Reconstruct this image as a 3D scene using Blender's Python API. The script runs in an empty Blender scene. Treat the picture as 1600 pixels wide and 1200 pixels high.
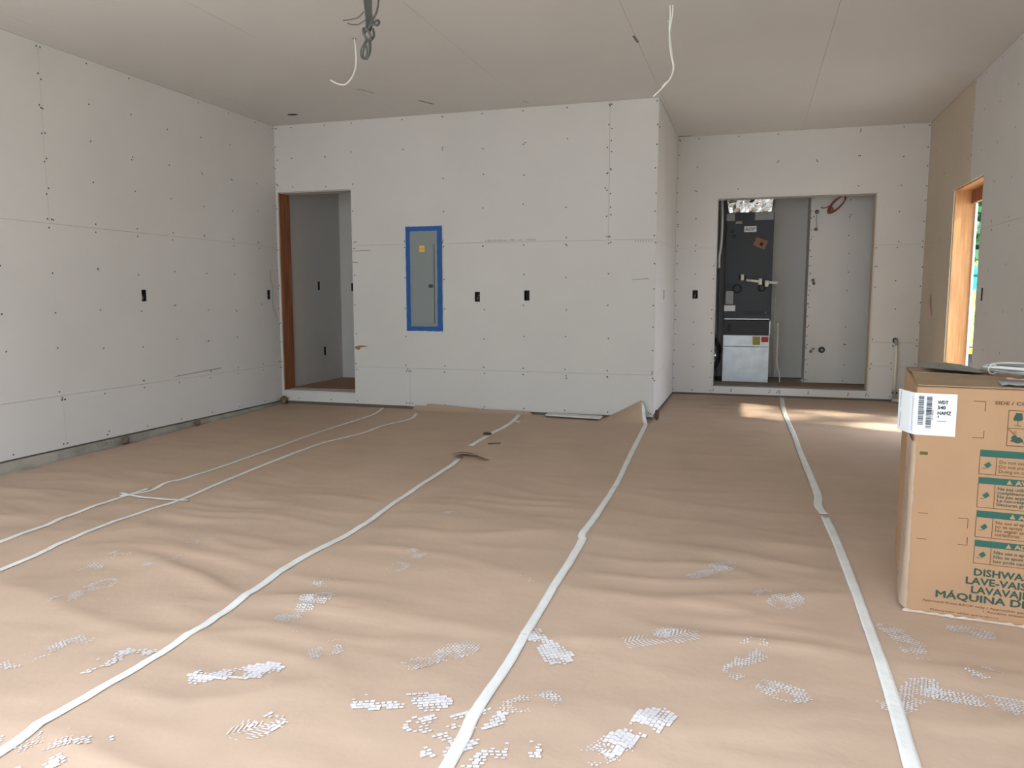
import bpy, bmesh, math, random
import numpy as np
from mathutils import Vector, Matrix

random.seed(7)
RNG = np.random.default_rng(11)
scene = bpy.context.scene
COL = scene.collection
H = 1.233                       # height of the camera above the slab under it
def Z(z): return z + H          # heights below are noted relative to the camera

# ------------------------------------------------------------------ camera
cam_d = bpy.data.cameras.new('camera')
cam_d.sensor_width = 36.0
cam_d.lens = 36.0 * 1213.1 / 1600.0
cam_d.clip_start = 0.02
cam = bpy.data.objects.new('camera', cam_d)
COL.objects.link(cam)
cam.location = (0, 0, H)
cam.rotation_euler = (math.pi / 2 - 0.1119, 0, 0.2994)
scene.camera = cam

# ------------------------------------------------------------------ world, sun, exposure
world = bpy.data.worlds.new('sky')
scene.world = world
world.use_nodes = True
bg = world.node_tree.nodes['Background']
bg.inputs['Color'].default_value = (0.86, 0.95, 1.12, 1)
bg.inputs['Strength'].default_value = 2.0

sun_d = bpy.data.lights.new('sun', 'SUN')
sun_d.energy = 6.3
sun_d.angle = math.radians(2.0)
sun_d.color = (1.0, 0.95, 0.86)
sun = bpy.data.objects.new('sun', sun_d)
COL.objects.link(sun)
el = math.radians(44)
AZ = (0.952, -0.306)              # horizontal direction towards the sun
SUN_DIR = Vector((-AZ[0] * math.cos(el), -AZ[1] * math.cos(el), -math.sin(el)))
sun.rotation_euler = SUN_DIR.to_track_quat('-Z', 'Y').to_euler()
sun.location = (6, -4, 8)

def portal(name, loc, rot, sx, sy):
    d = bpy.data.lights.new(name, 'AREA'); d.shape = 'RECTANGLE'; d.size = sx; d.size_y = sy
    d.cycles.is_portal = True
    o = bpy.data.objects.new(name, d); COL.objects.link(o); o.location = loc; o.rotation_euler = rot
portal('garage_door_portal', (-1.55, 0.29, 1.36), (math.radians(90), 0, 0), 5.7, 2.9)
portal('side_door_portal', (1.84, 7.29, 1.1), (math.radians(90), 0, math.radians(90)), 0.9, 2.0)

vs = scene.view_settings
vs.view_transform = 'Standard'
vs.look = 'None'
vs.gamma = 1.0
vs.use_curve_mapping = False
vs.exposure = 1.92

# ------------------------------------------------------------------ materials
MATS = {}
def mat(name, col, rough=0.6, metal=0.0, var=0.0, vscale=8.0, bump=0.0, bscale=40.0, spec=0.4, stretch=None, alpha=None, col2=None, trans=0.0):
    m = bpy.data.materials.new(name); m.use_nodes = True
    nt = m.node_tree; b = nt.nodes['Principled BSDF']
    b.inputs['Base Color'].default_value = (*col, 1)
    b.inputs['Roughness'].default_value = rough
    b.inputs['Metallic'].default_value = metal
    b.inputs['Specular IOR Level'].default_value = spec
    if trans: b.inputs['Transmission Weight'].default_value = trans
    if var or bump or col2:
        tc = nt.nodes.new('ShaderNodeTexCoord'); mp = nt.nodes.new('ShaderNodeMapping')
        nt.links.new(tc.outputs['Object'], mp.inputs['Vector'])
        if stretch: mp.inputs['Scale'].default_value = stretch
    if var or col2:
        n = nt.nodes.new('ShaderNodeTexNoise'); n.inputs['Scale'].default_value = vscale; n.inputs['Detail'].default_value = 5
        nt.links.new(mp.outputs['Vector'], n.inputs['Vector'])
        r = nt.nodes.new('ShaderNodeValToRGB')
        c2 = col2 if col2 else tuple(max(0, c * (1 - var)) for c in col)
        c1 = col if col2 else tuple(min(1, c * (1 + var)) for c in col)
        r.color_ramp.elements[0].position = 0.35; r.color_ramp.elements[1].position = 0.65
        r.color_ramp.elements[0].color = (*c2, 1); r.color_ramp.elements[1].color = (*c1, 1)
        nt.links.new(n.outputs['Fac'], r.inputs['Fac']); nt.links.new(r.outputs['Color'], b.inputs['Base Color'])
    if bump:
        n2 = nt.nodes.new('ShaderNodeTexNoise'); n2.inputs['Scale'].default_value = bscale; n2.inputs['Detail'].default_value = 4
        nt.links.new(mp.outputs['Vector'], n2.inputs['Vector'])
        bp = nt.nodes.new('ShaderNodeBump'); bp.inputs['Strength'].default_value = bump; bp.inputs['Distance'].default_value = 0.01
        nt.links.new(n2.outputs['Fac'], bp.inputs['Height']); nt.links.new(bp.outputs['Normal'], b.inputs['Normal'])
    MATS[name] = m
    return m
M = MATS
mat('drywall', (0.66, 0.635, 0.605), 0.85, var=0.025, vscale=1.3, spec=0.2)
mat('drywall_tan_bounce', (0.60, 0.52, 0.41), 0.85, var=0.03, vscale=1.3, spec=0.2)  # on wall_right the tan stands in for warm light off the doorway wood
mat('drywall_ceiling', (0.67, 0.65, 0.62), 0.85, var=0.02, vscale=1.0, spec=0.2)
mat('framing', (0.16, 0.13, 0.10), 0.9)
mat('screw', (0.05, 0.05, 0.05), 0.5)
mat('pencil', (0.22, 0.20, 0.18), 0.9)
mat('tear', (0.30, 0.20, 0.13), 0.9)
mat('pink_mark', (0.70, 0.36, 0.34), 0.8)
mat('concrete', (0.36, 0.33, 0.28), 0.9, var=0.18, vscale=6, bump=0.3, bscale=60)
mat('kraft', (0.475, 0.345, 0.248), 0.62, var=0.05, vscale=2.2, bump=0.12, bscale=25, spec=0.35)
mat('kraft_dark', (0.36, 0.22, 0.13), 0.7, var=0.08, vscale=3, spec=0.3)
mat('tape_white', (0.72, 0.72, 0.68), 0.45, var=0.06, vscale=9, bump=0.25, bscale=45)
mat('dust', (0.62, 0.60, 0.59), 0.9)
mat('stud_dark', (0.34, 0.13, 0.06), 0.7, var=0.25, vscale=5, stretch=(6, 6, 0.4))
mat('wood', (0.66, 0.36, 0.16), 0.65, col2=(0.50, 0.24, 0.09), vscale=5, stretch=(9, 9, 0.5), bump=0.1, bscale=30)
mat('house_wrap', (0.85, 0.85, 0.83), 0.6)
mat('black_box', (0.012, 0.012, 0.013), 0.6)
mat('wire_white', (0.80, 0.80, 0.75), 0.45)
mat('wire_black', (0.02, 0.02, 0.02), 0.5)
mat('wire_grey', (0.11, 0.115, 0.11), 0.45)
mat('copper', (0.55, 0.25, 0.12), 0.4, metal=0.6)
mat('panel_grey', (0.245, 0.27, 0.27), 0.5)
mat('panel_latch', (0.045, 0.05, 0.05), 0.4)
mat('sticker_yellow', (0.85, 0.60, 0.10), 0.6)
mat('sticker_orange', (0.80, 0.25, 0.02), 0.6)
mat('blue_tape', (0.012, 0.10, 0.34), 0.6, var=0.1, vscale=12)
mat('unit_grey', (0.028, 0.030, 0.034), 0.5)
mat('unit_dark', (0.03, 0.03, 0.03), 0.55)
mat('galvanized', (0.36, 0.37, 0.37), 0.40, metal=1.0, var=0.08, vscale=9, bump=0.06, bscale=7)
mat('foil', (0.78, 0.78, 0.76), 0.2, metal=1.0, bump=0.6, bscale=45)
mat('paper_white', (0.75, 0.76, 0.75), 0.6)
mat('paper_grey', (0.30, 0.30, 0.29), 0.6)
mat('pvc', (0.76, 0.73, 0.62), 0.4)
mat('label_olive', (0.36, 0.27, 0.03), 0.6)
mat('label_red', (0.50, 0.03, 0.02), 0.6)
mat('cardboard_tag', (0.27, 0.14, 0.075), 0.8)
mat('red_cable', (0.27, 0.07, 0.045), 0.5)
mat('cardboard', (0.40, 0.238, 0.130), 0.7, var=0.05, vscale=3, bump=0.05, bscale=30)
mat('cardboard_top', (0.33, 0.23, 0.14), 0.8, var=0.1, vscale=6, bump=0.3, bscale=18)
mat('cardboard_edge', (0.28, 0.15, 0.07), 0.8)
mat('ink_green', (0.018, 0.10, 0.075), 0.6)
mat('ink_dark', (0.025, 0.07, 0.05), 0.6)
mat('ink_brown', (0.16, 0.075, 0.025), 0.7)
mat('ink_black', (0.02, 0.02, 0.025), 0.6)
mat('olive_mark', (0.08, 0.10, 0.015), 0.6)
mat('label_white', (0.78, 0.82, 0.85), 0.5)
mat('wrap', (0.44, 0.33, 0.24), 0.18, bump=0.5, bscale=25, spec=0.6)
mat('sheet_grey', (0.20, 0.21, 0.19), 0.4, var=0.2, vscale=10, bump=0.5, bscale=15)
mat('dirt', (0.075, 0.042, 0.024), 0.9)
mat('stone', (0.17, 0.12, 0.09), 0.9, var=0.2, vscale=20)
mat('ground', (0.42, 0.40, 0.36), 0.95, var=0.15, vscale=2, bump=0.4, bscale=30)
mat('grass', (0.40, 0.50, 0.10), 0.9, col2=(0.22, 0.34, 0.05), vscale=7, bump=0.5, bscale=30)
mat('leaf', (0.12, 0.24, 0.08), 0.6)
mat('leaf_dark', (0.04, 0.11, 0.05), 0.6)
mat('leaf_bright', (0.32, 0.45, 0.10), 0.6)
mat('bark', (0.12, 0.08, 0.05), 0.9)
mat('turquoise', (0.01, 0.55, 0.62), 0.4)
mat('tote_black', (0.03, 0.03, 0.035), 0.5)
mat('tote_yellow', (0.85, 0.65, 0.02), 0.5)
mat('rock_pale', (0.50, 0.48, 0.48), 0.9, var=0.25, vscale=8)
mat('board_grey', (0.42, 0.37, 0.36), 0.9, var=0.3, vscale=9)

# ------------------------------------------------------------------ builders
def link(name, me, m=None, parent=None, smooth=False):
    o = bpy.data.objects.new(name, me)
    COL.objects.link(o)
    if m: me.materials.append(M[m])
    if smooth:
        for p in me.polygons: p.use_smooth = True
    if parent: o.parent = parent
    return o

def tag(o, label=None, cat=None, group=None, kind=None):
    if label: o['label'] = label
    if cat: o['category'] = cat
    if group: o['group'] = group
    if kind: o['kind'] = kind
    return o

def empty(name, loc=(0, 0, 0), rz=0.0):
    o = bpy.data.objects.new(name, None); COL.objects.link(o)
    o.empty_display_size = 0.05
    o.location = loc; o.rotation_euler = (0, 0, rz)
    return o

def catmull(pts, n=6):
    pts = [Vector(p) for p in pts]
    P = [pts[0] * 2 - pts[1]] + pts + [pts[-1] * 2 - pts[-2]]
    out = []
    for i in range(1, len(P) - 2):
        for k in range(n):
            t = k / n
            a, b, c, d = P[i - 1], P[i], P[i + 1], P[i + 2]
            out.append(0.5 * ((2 * b) + (c - a) * t + (2 * a - 5 * b + 4 * c - d) * t * t + (3 * b - a - 3 * c + d) * t ** 3))
    out.append(pts[-1])
    return out

class MB:
    def __init__(s): s.v = []; s.f = []
    def add(s, vs_, fs):
        b = len(s.v); s.v += [tuple(v) for v in vs_]; s.f += [tuple(i + b for i in f) for f in fs]; return s
    def box(s, x0, x1, y0, y1, z0, z1):
        return s.add([(x0, y0, z0), (x1, y0, z0), (x1, y1, z0), (x0, y1, z0), (x0, y0, z1), (x1, y0, z1), (x1, y1, z1), (x0, y1, z1)],
                     [(0, 3, 2, 1), (4, 5, 6, 7), (0, 1, 5, 4), (1, 2, 6, 5), (2, 3, 7, 6), (3, 0, 4, 7)])
    def bevbox(s, x0, x1, y0, y1, z0, z1, r=0.006):
        bm = bmesh.new()
        bmesh.ops.create_cube(bm, size=1)
        for v in bm.verts:
            v.co = Vector(((x0 + x1) / 2 + v.co.x * (x1 - x0), (y0 + y1) / 2 + v.co.y * (y1 - y0), (z0 + z1) / 2 + v.co.z * (z1 - z0)))
        bmesh.ops.bevel(bm, geom=bm.edges[:], offset=r, segments=2, affect='EDGES', profile=0.6)
        bm.verts.ensure_lookup_table(); bm.verts.index_update()
        s.add([v.co.copy() for v in bm.verts], [tuple(v.index for v in f.verts) for f in bm.faces]); bm.free(); return s
    def tube(s, pts, r, n=8, cap=True):
        pts = [Vector(p) for p in pts]; rings = []
        up = Vector((0, 0, 1)); prev = None
        for i, p in enumerate(pts):
            d = (pts[min(i + 1, len(pts) - 1)] - pts[max(i - 1, 0)]).normalized()
            if prev is None:
                a = up if abs(d.z) < 0.9 else Vector((1, 0, 0))
                u = d.cross(a).normalized()
            else:
                u = (prev - d * prev.dot(d)).normalized()
            prev = u; w = d.cross(u)
            rr = r[i] if isinstance(r, (list, tuple)) else r
            rings.append([p + (u * math.cos(2 * math.pi * k / n) + w * math.sin(2 * math.pi * k / n)) * rr for k in range(n)])
        V = [q for g in rings for q in g]; F = []
        for i in range(len(rings) - 1):
            for k in range(n):
                F.append((i * n + k, i * n + (k + 1) % n, (i + 1) * n + (k + 1) % n, (i + 1) * n + k))
        if cap: F.append(tuple(range(n - 1, -1, -1))); F.append(tuple((len(rings) - 1) * n + k for k in range(n)))
        return s.add(V, F)
    def poly(s, pts): return s.add(pts, [tuple(range(len(pts)))])
    def ring(s, c, ax, R, r, n=24, m=8):
        c = Vector(c); ax = Vector(ax).normalized(); u = ax.orthogonal().normalized(); w = ax.cross(u); V = []; F = []
        for i in range(n):
            a = 2 * math.pi * i / n; d = u * math.cos(a) + w * math.sin(a)
            for k in range(m):
                b = 2 * math.pi * k / m
                V.append(c + d * (R + r * math.cos(b)) + ax * r * math.sin(b))
        for i in range(n):
            for k in range(m):
                F.append((i * m + k, ((i + 1) % n) * m + k, ((i + 1) % n) * m + (k + 1) % m, i * m + (k + 1) % m))
        return s.add(V, F)
    def build(s, name, m, parent=None, smooth=False, fix=True):
        me = bpy.data.meshes.new(name); me.from_pydata(s.v, [], s.f)
        if fix:
            bm = bmesh.new(); bm.from_mesh(me); bmesh.ops.recalc_face_normals(bm, faces=bm.faces[:]); bm.to_mesh(me); bm.free()
        me.update()
        return link(name, me, m, parent, smooth)

def slab(name, rect, holes, w0, w1, fmap, m, parent=None):
    """a flat slab with rectangular holes; (u,v) in its plane, w through its thickness"""
    u0, u1, v0, v1 = rect
    hs = [(max(a, u0), min(b, u1), max(c, v0), min(d, v1)) for a, b, c, d in holes]
    hs = [h for h in hs if h[0] < h[1] and h[2] < h[3]]
    us = sorted({u0, u1} | {h[0] for h in hs} | {h[1] for h in hs})
    vv = sorted({v0, v1} | {h[2] for h in hs} | {h[3] for h in hs})
    keep = set()
    for i in range(len(us) - 1):
        for j in range(len(vv) - 1):
            cu, cv = (us[i] + us[i + 1]) / 2, (vv[j] + vv[j + 1]) / 2
            if not any(h[0] < cu < h[1] and h[2] < cv < h[3] for h in hs): keep.add((i, j))
    idx = {}; V = []; F = []
    def vid(i, j, k):
        if (i, j, k) not in idx:
            idx[(i, j, k)] = len(V); V.append(fmap(us[i], vv[j], w1 if k else w0))
        return idx[(i, j, k)]
    for i, j in keep:
        F.append((vid(i, j, 0), vid(i + 1, j, 0), vid(i + 1, j + 1, 0), vid(i, j + 1, 0)))
        F.append((vid(i, j, 1), vid(i, j + 1, 1), vid(i + 1, j + 1, 1), vid(i + 1, j, 1)))
        for di, dj, a, b in ((-1, 0, (i, j), (i, j + 1)), (1, 0, (i + 1, j), (i + 1, j + 1)), (0, -1, (i, j), (i + 1, j)), (0, 1, (i, j + 1), (i + 1, j + 1))):
            if (i + di, j + dj) not in keep:
                F.append((vid(*a, 0), vid(*b, 0), vid(*b, 1), vid(*a, 1)))
    mb = MB(); mb.add(V, F)
    return mb.build(name, m, parent)

GAP = 0.0009
T = 0.0127
def panels(parent, rects, holes, fmap, m='drywall'):
    for r in rects:
        mm = m
        if len(r) == 5: mm = r[4]
        rr = (r[0] + GAP, r[1] - GAP, r[2] + GAP, r[3] - GAP)
        slab('drywall_panel', rr, holes, 0.0, T, fmap, mm, parent)

def screws(parent, rects, cols, holes, fmap, step=0.31, r=0.0068):
    mb = MB()
    def put(u, v):
        if any(h[0] - 0.012 < u < h[1] + 0.012 and h[2] - 0.012 < v < h[3] + 0.012 for h in holes): return
        mb.poly([fmap(u + r * math.cos(k * math.pi / 3), v + r * math.sin(k * math.pi / 3), -0.0006) for k in range(6)])
    for rc in rects:
        u0, u1, v0, v1 = rc[:4]
        n = max(1, round((v1 - v0 - 0.06) / step))
        cs = [c for c in cols if u0 < c < u1] + [u0 + 0.014, u1 - 0.014]
        for c in cs:
            edge = c in (u0 + 0.014, u1 - 0.014)
            nn = int(n * 1.7) if edge else n
            for k in range(nn + 1):
                if random.random() < 0.06 and not edge: continue
                v = v0 + 0.03 + (v1 - v0 - 0.06) * k / nn
                if 0 < k < nn: v += random.uniform(-0.03, 0.03)
                uu = c + random.uniform(-0.008, 0.008)
                put(uu, v)
                if random.random() < 0.13: put(uu + random.uniform(-0.02, 0.02), v + random.uniform(-0.025, 0.025))
    o = mb.build('screw_heads', 'screw', parent, fix=False)
    o['kind'] = 'stuff'
    return o

XL, XC, XR, YB, YR, ZC = -4.73, -0.84, 1.644, 7.075, 8.862, Z(1.730)
def floor_z(y): return 0.016 * y
S1, S2 = ZC - 1.219, ZC - 2.438
f_left = lambda u, v, w: (XL - w, u, v)
f_back = lambda u, v, w: (u, YB + w, v)
f_ret = lambda u, v, w: (XC - w, u, v)
f_rec = lambda u, v, w: (u, YR + w, v)
f_right = lambda u, v, w: (XR + w, u, v)
f_ceil = lambda u, v, w: (u, v, ZC + w)
YF = 0.45                       # garage door wall
FAR = 10.2

def struct(name, rect, holes, w0, w1, fmap, m):
    o = slab(name, rect, holes, w0, w1, fmap, m)
    o['kind'] = 'structure'
    return o

# ------------------------------------------------------------------ floor, ground
fl = MB()
fl.add([(XL - 0.2, YF - 0.15, floor_z(YF) - 0.12), (XR + 0.2, YF - 0.15, floor_z(YF) - 0.12), (XR + 0.2, YR + 0.01, floor_z(YR) - 0.12), (XL - 0.2, YR + 0.01, floor_z(YR) - 0.12),
        (XL - 0.2, YF - 0.15, floor_z(YF)), (XR + 0.2, YF - 0.15, floor_z(YF)), (XR + 0.2, YR + 0.01, floor_z(YR)), (XL - 0.2, YR + 0.01, floor_z(YR))],
       [(0, 3, 2, 1), (4, 5, 6, 7), (0, 1, 5, 4), (1, 2, 6, 5), (2, 3, 7, 6), (3, 0, 4, 7)])
tag(fl.build('floor', 'concrete'), kind='structure')
g = MB().box(-30, 30, -30, 45, -0.25, -0.14)
tag(g.build('ground', 'ground'), kind='structure')

# ------------------------------------------------------------------ ceiling
ceil_holes = []
ceil = struct('ceiling', (XL - 0.2, XR + 0.2, YF - 0.15, FAR + 0.2), [], T + 0.002, 0.25, f_ceil, 'framing')
xs = [XL, -4.47, -3.25, -2.03, -0.81, 0.434, XR]
crects = []
for i in range(len(xs) - 1):
    cut = 3.9 if i % 2 else 2.3
    crects += [(xs[i], xs[i + 1], YF, cut), (xs[i], xs[i + 1], cut, YB if xs[i + 1] <= -0.8 else YR)]
crects.append((XC, -0.81, YB, YR))
panels(ceil, crects, [], f_ceil, 'drywall_ceiling')

# ------------------------------------------------------------------ wall_left
def oh(c, z, w=0.054, h=0.096): return (c - w / 2, c + w / 2, z - h / 2, z + h / 2)
left_out = [oh(5.187, Z(0.010)), oh(6.90, Z(0.022), 0.056)]
wl = struct('wall_left', (YF - 0.15, YB + 0.2, floor_z(4) - 0.1, ZC), left_out, T + 0.002, 0.2, f_left, 'framing')
zb = Z(-1.088)
lrects = [(YF, 0.67, S1, ZC), (0.67, 4.33, S1, ZC), (4.33, YB, S1, ZC), (YF, 3.42, S2, S1), (3.42, YB, S2, S1), (YF, 0.7, zb, S2), (0.7, 4.35, zb, S2), (4.35, YB, zb, S2)]
panels(wl, lrects, left_out, f_left)
studs_l = [4.33 + 0.406 * k for k in range(-10, 7)]
screws(wl, lrects, studs_l, left_out, f_left)
curb = MB()
curb.add([(XL + 0.004, YF, floor_z(YF)), (XL + 0.004, YB, floor_z(YB)), (XL + 0.004, YB, zb - 0.012), (XL + 0.004, YF, zb - 0.012),
          (XL - 0.012, YF, floor_z(YF)), (XL - 0.012, YB, floor_z(YB)), (XL - 0.012, YB, zb - 0.012), (XL - 0.012, YF, zb - 0.012)],
         [(0, 1, 2, 3), (4, 7, 6, 5), (3, 2, 6, 7), (0, 3, 7, 4), (1, 5, 6, 2), (0, 4, 5, 1)])
tag(curb.build('baseboard_left', 'concrete'), kind='structure')

# ------------------------------------------------------------------ wall_back
DZ0, DZ1 = Z(-0.985), Z(1.066)
back_door = (-4.705, -3.865, DZ0, DZ1)
ep_hole = (-3.245, -2.92, Z(-0.30), Z(0.645))
back_out = [oh(-2.533, Z(0.0)), oh(-2.038, Z(0.012))]
bh = [back_door, ep_hole] + back_out
wb = struct('wall_back', (XL, XC - T, 0.02, ZC), bh, T + 0.002, 0.2, f_back, 'framing')
brects = [(XL, -1.27, S1, ZC), (-1.27, XC, S1, ZC), (XL, XC, S2, S1), (XL, -3.25, Z(-1.090), S2), (-3.25, XC, Z(-1.094), S2)]
panels(wb, brects, bh, f_back)
studs_b = [-4.70, -4.53, -4.15, -3.845, -3.29, -2.875, -2.47, -2.07, -1.66, -1.26]
screws(wb, brects, studs_b, bh, f_back, 0.29)

# ------------------------------------------------------------------ wall_return, wall_recess
ret_out = [oh(7.80, Z(0.022))]
wr = struct('wall_return', (YB + 0.205, YR + 0.0, 0.02, ZC), ret_out, T + 0.002, 0.16, f_ret, 'framing')
rrects = [(YB + T, YR, S1, ZC), (YB + T, YR, S2, S1), (YB + T, YR, Z(-1.075), S2)]
panels(wr, rrects, ret_out, f_ret)
screws(wr, rrects, [7.5, 7.9, 8.3], ret_out, f_ret)

closet = (-0.41, 1.185, Z(-0.988), Z(1.068))
rec_out = [oh(-0.615, Z(0.025), 0.058, 0.094)]
pipe_hole = (1.40, 1.445, Z(-0.47), Z(-0.43))
rh = [closet, pipe_hole] + rec_out
wrec = struct('wall_recess', (XC - 0.16, XR + 0.2, 0.02, ZC), rh, T + 0.002, 0.17, f_rec, 'framing')
rz = Z(-1.068)
recrects = [(XC, XR, S1 + 0.02, ZC), (XC, -0.41, rz, S1 + 0.02), (-0.41, 0.30, rz, Z(-0.988)), (0.30, 1.185, rz, Z(-0.988)),
            (1.185, XR, Z(-0.473), S1 + 0.02), (1.185, XR, Z(-0.72), Z(-0.473)), (1.185, XR, rz, Z(-0.72)), (-0.41, 1.185, Z(1.068), S1 + 0.02)]
recrects = [(XC, XR, S1 + 0.02, ZC), (XC, -0.41, rz, S1 + 0.02), (-0.41, 0.30, rz, Z(-0.988)), (0.30, 1.185, rz, Z(-0.988)),
            (1.185, XR, Z(-0.473), S1 + 0.02), (1.185, XR, Z(-0.72), Z(-0.473)), (1.185, XR, rz, Z(-0.72))]
panels(wrec, recrects, rh, f_rec)
screws(wrec, recrects, [-0.62, -0.2, 0.2, 0.6, 1.0, 1.40], rh, f_rec, 0.27)

# ------------------------------------------------------------------ wall_right with the side door opening
side_door = (6.83, 7.745, -0.1, Z(0.926))
right_out = [oh(6.672, Z(0.018), 0.058, 0.1)]
sh = [side_door] + right_out
wrt = struct('wall_right', (YF - 0.15, YR - 0.001, -0.1, ZC), sh, T + 0.002, 0.165, f_right, 'framing')
rtr = [(YF, 3.57, S1, ZC), (3.57, 7.23, S1, ZC), (7.23, YR, S1, ZC, 'drywall_tan_bounce'), (YF, 2.9, S2, S1), (2.9, 6.83, S2, S1), (6.83, YR, S2, S1, 'drywall_tan_bounce'),  # far panels: warm bounce from the side doorway put into their colour
       (YF, 3.1, 0.16, S2), (3.1, 6.83, 0.16, S2), (6.83, YR, 0.16, S2, 'drywall_tan_bounce')]
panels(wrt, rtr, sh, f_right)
screws(wrt, [r[:4] for r in rtr], [7.75 + 0.406 * k for k in range(-6, 3)], sh, f_right)

# ------------------------------------------------------------------ wall_front (behind the camera) with the open garage door
f_front = lambda u, v, w: (u, YF - w, v)
wf = struct('wall_front', (XL - 0.2, XR + 0.2, -0.13, ZC), [(-4.4, 1.3, -0.2, 2.8)], 0.0, 0.14, f_front, 'drywall')

# ------------------------------------------------------------------ hallway behind the left doorway
hz0 = Z(-0.972)
hf = MB().box(XL - 0.15, -2.6, YB + 0.2, 8.6, hz0 - 0.06, hz0); tag(hf.build('floor_hall', 'kraft_dark'), kind='structure')
hc = MB().box(XL - 0.15, -2.6, YB + 0.2, 8.6, 2.50, 2.60); tag(hc.build('ceiling_hall', 'drywall'), kind='structure')
hall_out = [oh(7.87, Z(0.125), 0.05, 0.1), oh(7.965, Z(-0.625), 0.05, 0.1)]
f_hl = lambda u, v, w: (XL - w, u, v)
o = struct('wall_hall_left', (YB + 0.205, 8.36, hz0, 2.499), hall_out, 0.0, 0.1, f_hl, 'drywall')
far_out = [oh(-4.565, Z(0.115), 0.05, 0.1)]
f_hf = lambda u, v, w: (u, 8.36 + w, v)
struct('wall_hall_far', (XL, -2.7, hz0, 2.499), far_out, 0.0, 0.1, f_hf, 'drywall')
MBx = MB().box(-2.7, -2.6, YB + 0.205, 8.36, hz0, 2.498); tag(MBx.build('wall_hall_right', 'drywall'), kind='structure')

# wooden framing of the doorway
d1 = empty('door_1', (-4.28, YB + 0.1, DZ0)); tag(d1, kind='structure')
def child(mb, name, m, parent, smooth=False):
    o = mb.build(name, m, None, smooth)
    bpy.context.view_layer.update()
    o.parent = parent; o.matrix_parent_inverse = parent.matrix_world.inverted()
    return o
child(MB().box(-4.7045, -4.698, YB + 0.0145, YB + 0.2, DZ0 + 0.002, DZ1 - 0.002), 'jamb_stud', 'stud_dark', d1)
child(MB().box(-3.872, -3.8655, YB + 0.0145, YB + 0.2, DZ0 + 0.002, DZ1 - 0.002), 'jamb_stud', 'stud_dark', d1)
child(MB().box(-4.697, -3.873, YB + 0.0145, YB + 0.2, DZ1 - 0.008, DZ1 - 0.002), 'header', 'drywall', d1)
child(MB().box(-4.697, -3.873, YB + 0.002, YB + 0.2, DZ0 + 0.001, DZ0 + 0.008), 'sill', 'drywall', d1)

# ------------------------------------------------------------------ closet behind the recess wall
cz0 = Z(-0.99)
tag(MB().box(XC, 1.75, YR + 0.172, FAR, cz0 - 0.06, cz0).build('floor_closet', 'concrete'), kind='structure')
cl_back = (lambda u, v, w: (u, 9.98 + w, v))
w = struct('wall_closet_back', (XC, 0.66, cz0, ZC), [], T, 0.1, cl_back, 'framing')
panels(w, [(XC, 0.2, cz0 + 0.006, ZC), (0.2, 0.655, cz0 + 0.012, ZC)], [], cl_back)
cl_jog = (lambda u, v, w: (u, 9.47 + w, v))
jog_holes = []
w = struct('wall_closet_jog', (0.60, 1.75, cz0, ZC), [], T + 0.001, 0.1, cl_jog, 'framing')
jr = [(0.587, 1.75, cz0 + 0.012, ZC)]
panels(w, jr, [], cl_jog)
screws(w, jr, [0.615, 1.0], [], cl_jog, 0.2)
panels(w, [(9.485, 9.978, cz0 + 0.012, ZC)], [], lambda u, v, ww: (0.587 + ww, u, v))
tag(MB().box(XC - 0.16, XC - 0.002, YR + 0.172, FAR, cz0 - 0.06, ZC).build('wall_closet_left', 'framing'), kind='structure')
tag(MB().box(1.75, 1.85, YR + 0.172, FAR, cz0 - 0.06, ZC).build('wall_closet_right', 'drywall'), kind='structure')
# painted opening reveals: drywall lining of the closet opening
d3 = empty('door_3', (0.39, YR + 0.1, closet[2])); tag(d3, kind='structure')
child(MB().box(closet[1] - 0.0127, closet[1] - 0.0005, YR + 0.001, YR + 0.17, closet[2] + 0.002, closet[3] - 0.002), 'reveal', 'drywall_tan_bounce', d3)
child(MB().box(closet[0] + 0.0005, closet[0] + 0.0127, YR + 0.001, YR + 0.17, closet[2] + 0.002, closet[3] - 0.002), 'reveal', 'drywall', d3)
child(MB().box(closet[0] + 0.013, closet[1] - 0.013, YR + 0.001, YR + 0.17, closet[3] - 0.0127, closet[3] - 0.0005), 'reveal', 'drywall', d3)
child(MB().box(closet[0] + 0.013, closet[1] - 0.013, YR + 0.014, YR + 0.172, closet[2] + 0.0005, closet[2] + 0.006), 'sill', 'concrete', d3)

# ------------------------------------------------------------------ side doorway timber
d2 = empty('door_2', (XR + 0.09, 7.29, 0.12)); tag(d2, kind='structure')
child(MB().box(XR + 0.013, XR + 0.165, 7.7325, 7.7445, 0.12, Z(0.925)), 'jamb_stud', 'wood', d2)
child(MB().box(XR + 0.013, XR + 0.165, 6.8305, 6.8425, 0.12, Z(0.925)), 'jamb_stud', 'wood', d2)
child(MB().box(XR + 0.013, XR + 0.165, 6.843, 7.732, Z(0.913), Z(0.9255)), 'header', 'wood', d2)
child(MB().box(XR + 0.135, XR + 0.165, 6.843, 7.732, Z(0.80), Z(0.9125)), 'header_stop', 'stud_dark', d2)
child(MB().box(XR + 0.166, XR + 0.182, 7.70, 7.86, 0.0, Z(0.80)), 'sheathing_edge', 'house_wrap', d2)
child(MB().box(XR + 0.013, XR + 0.165, 6.843, 7.732, 0.122, 0.135), 'threshold', 'wood', d2)

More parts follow.
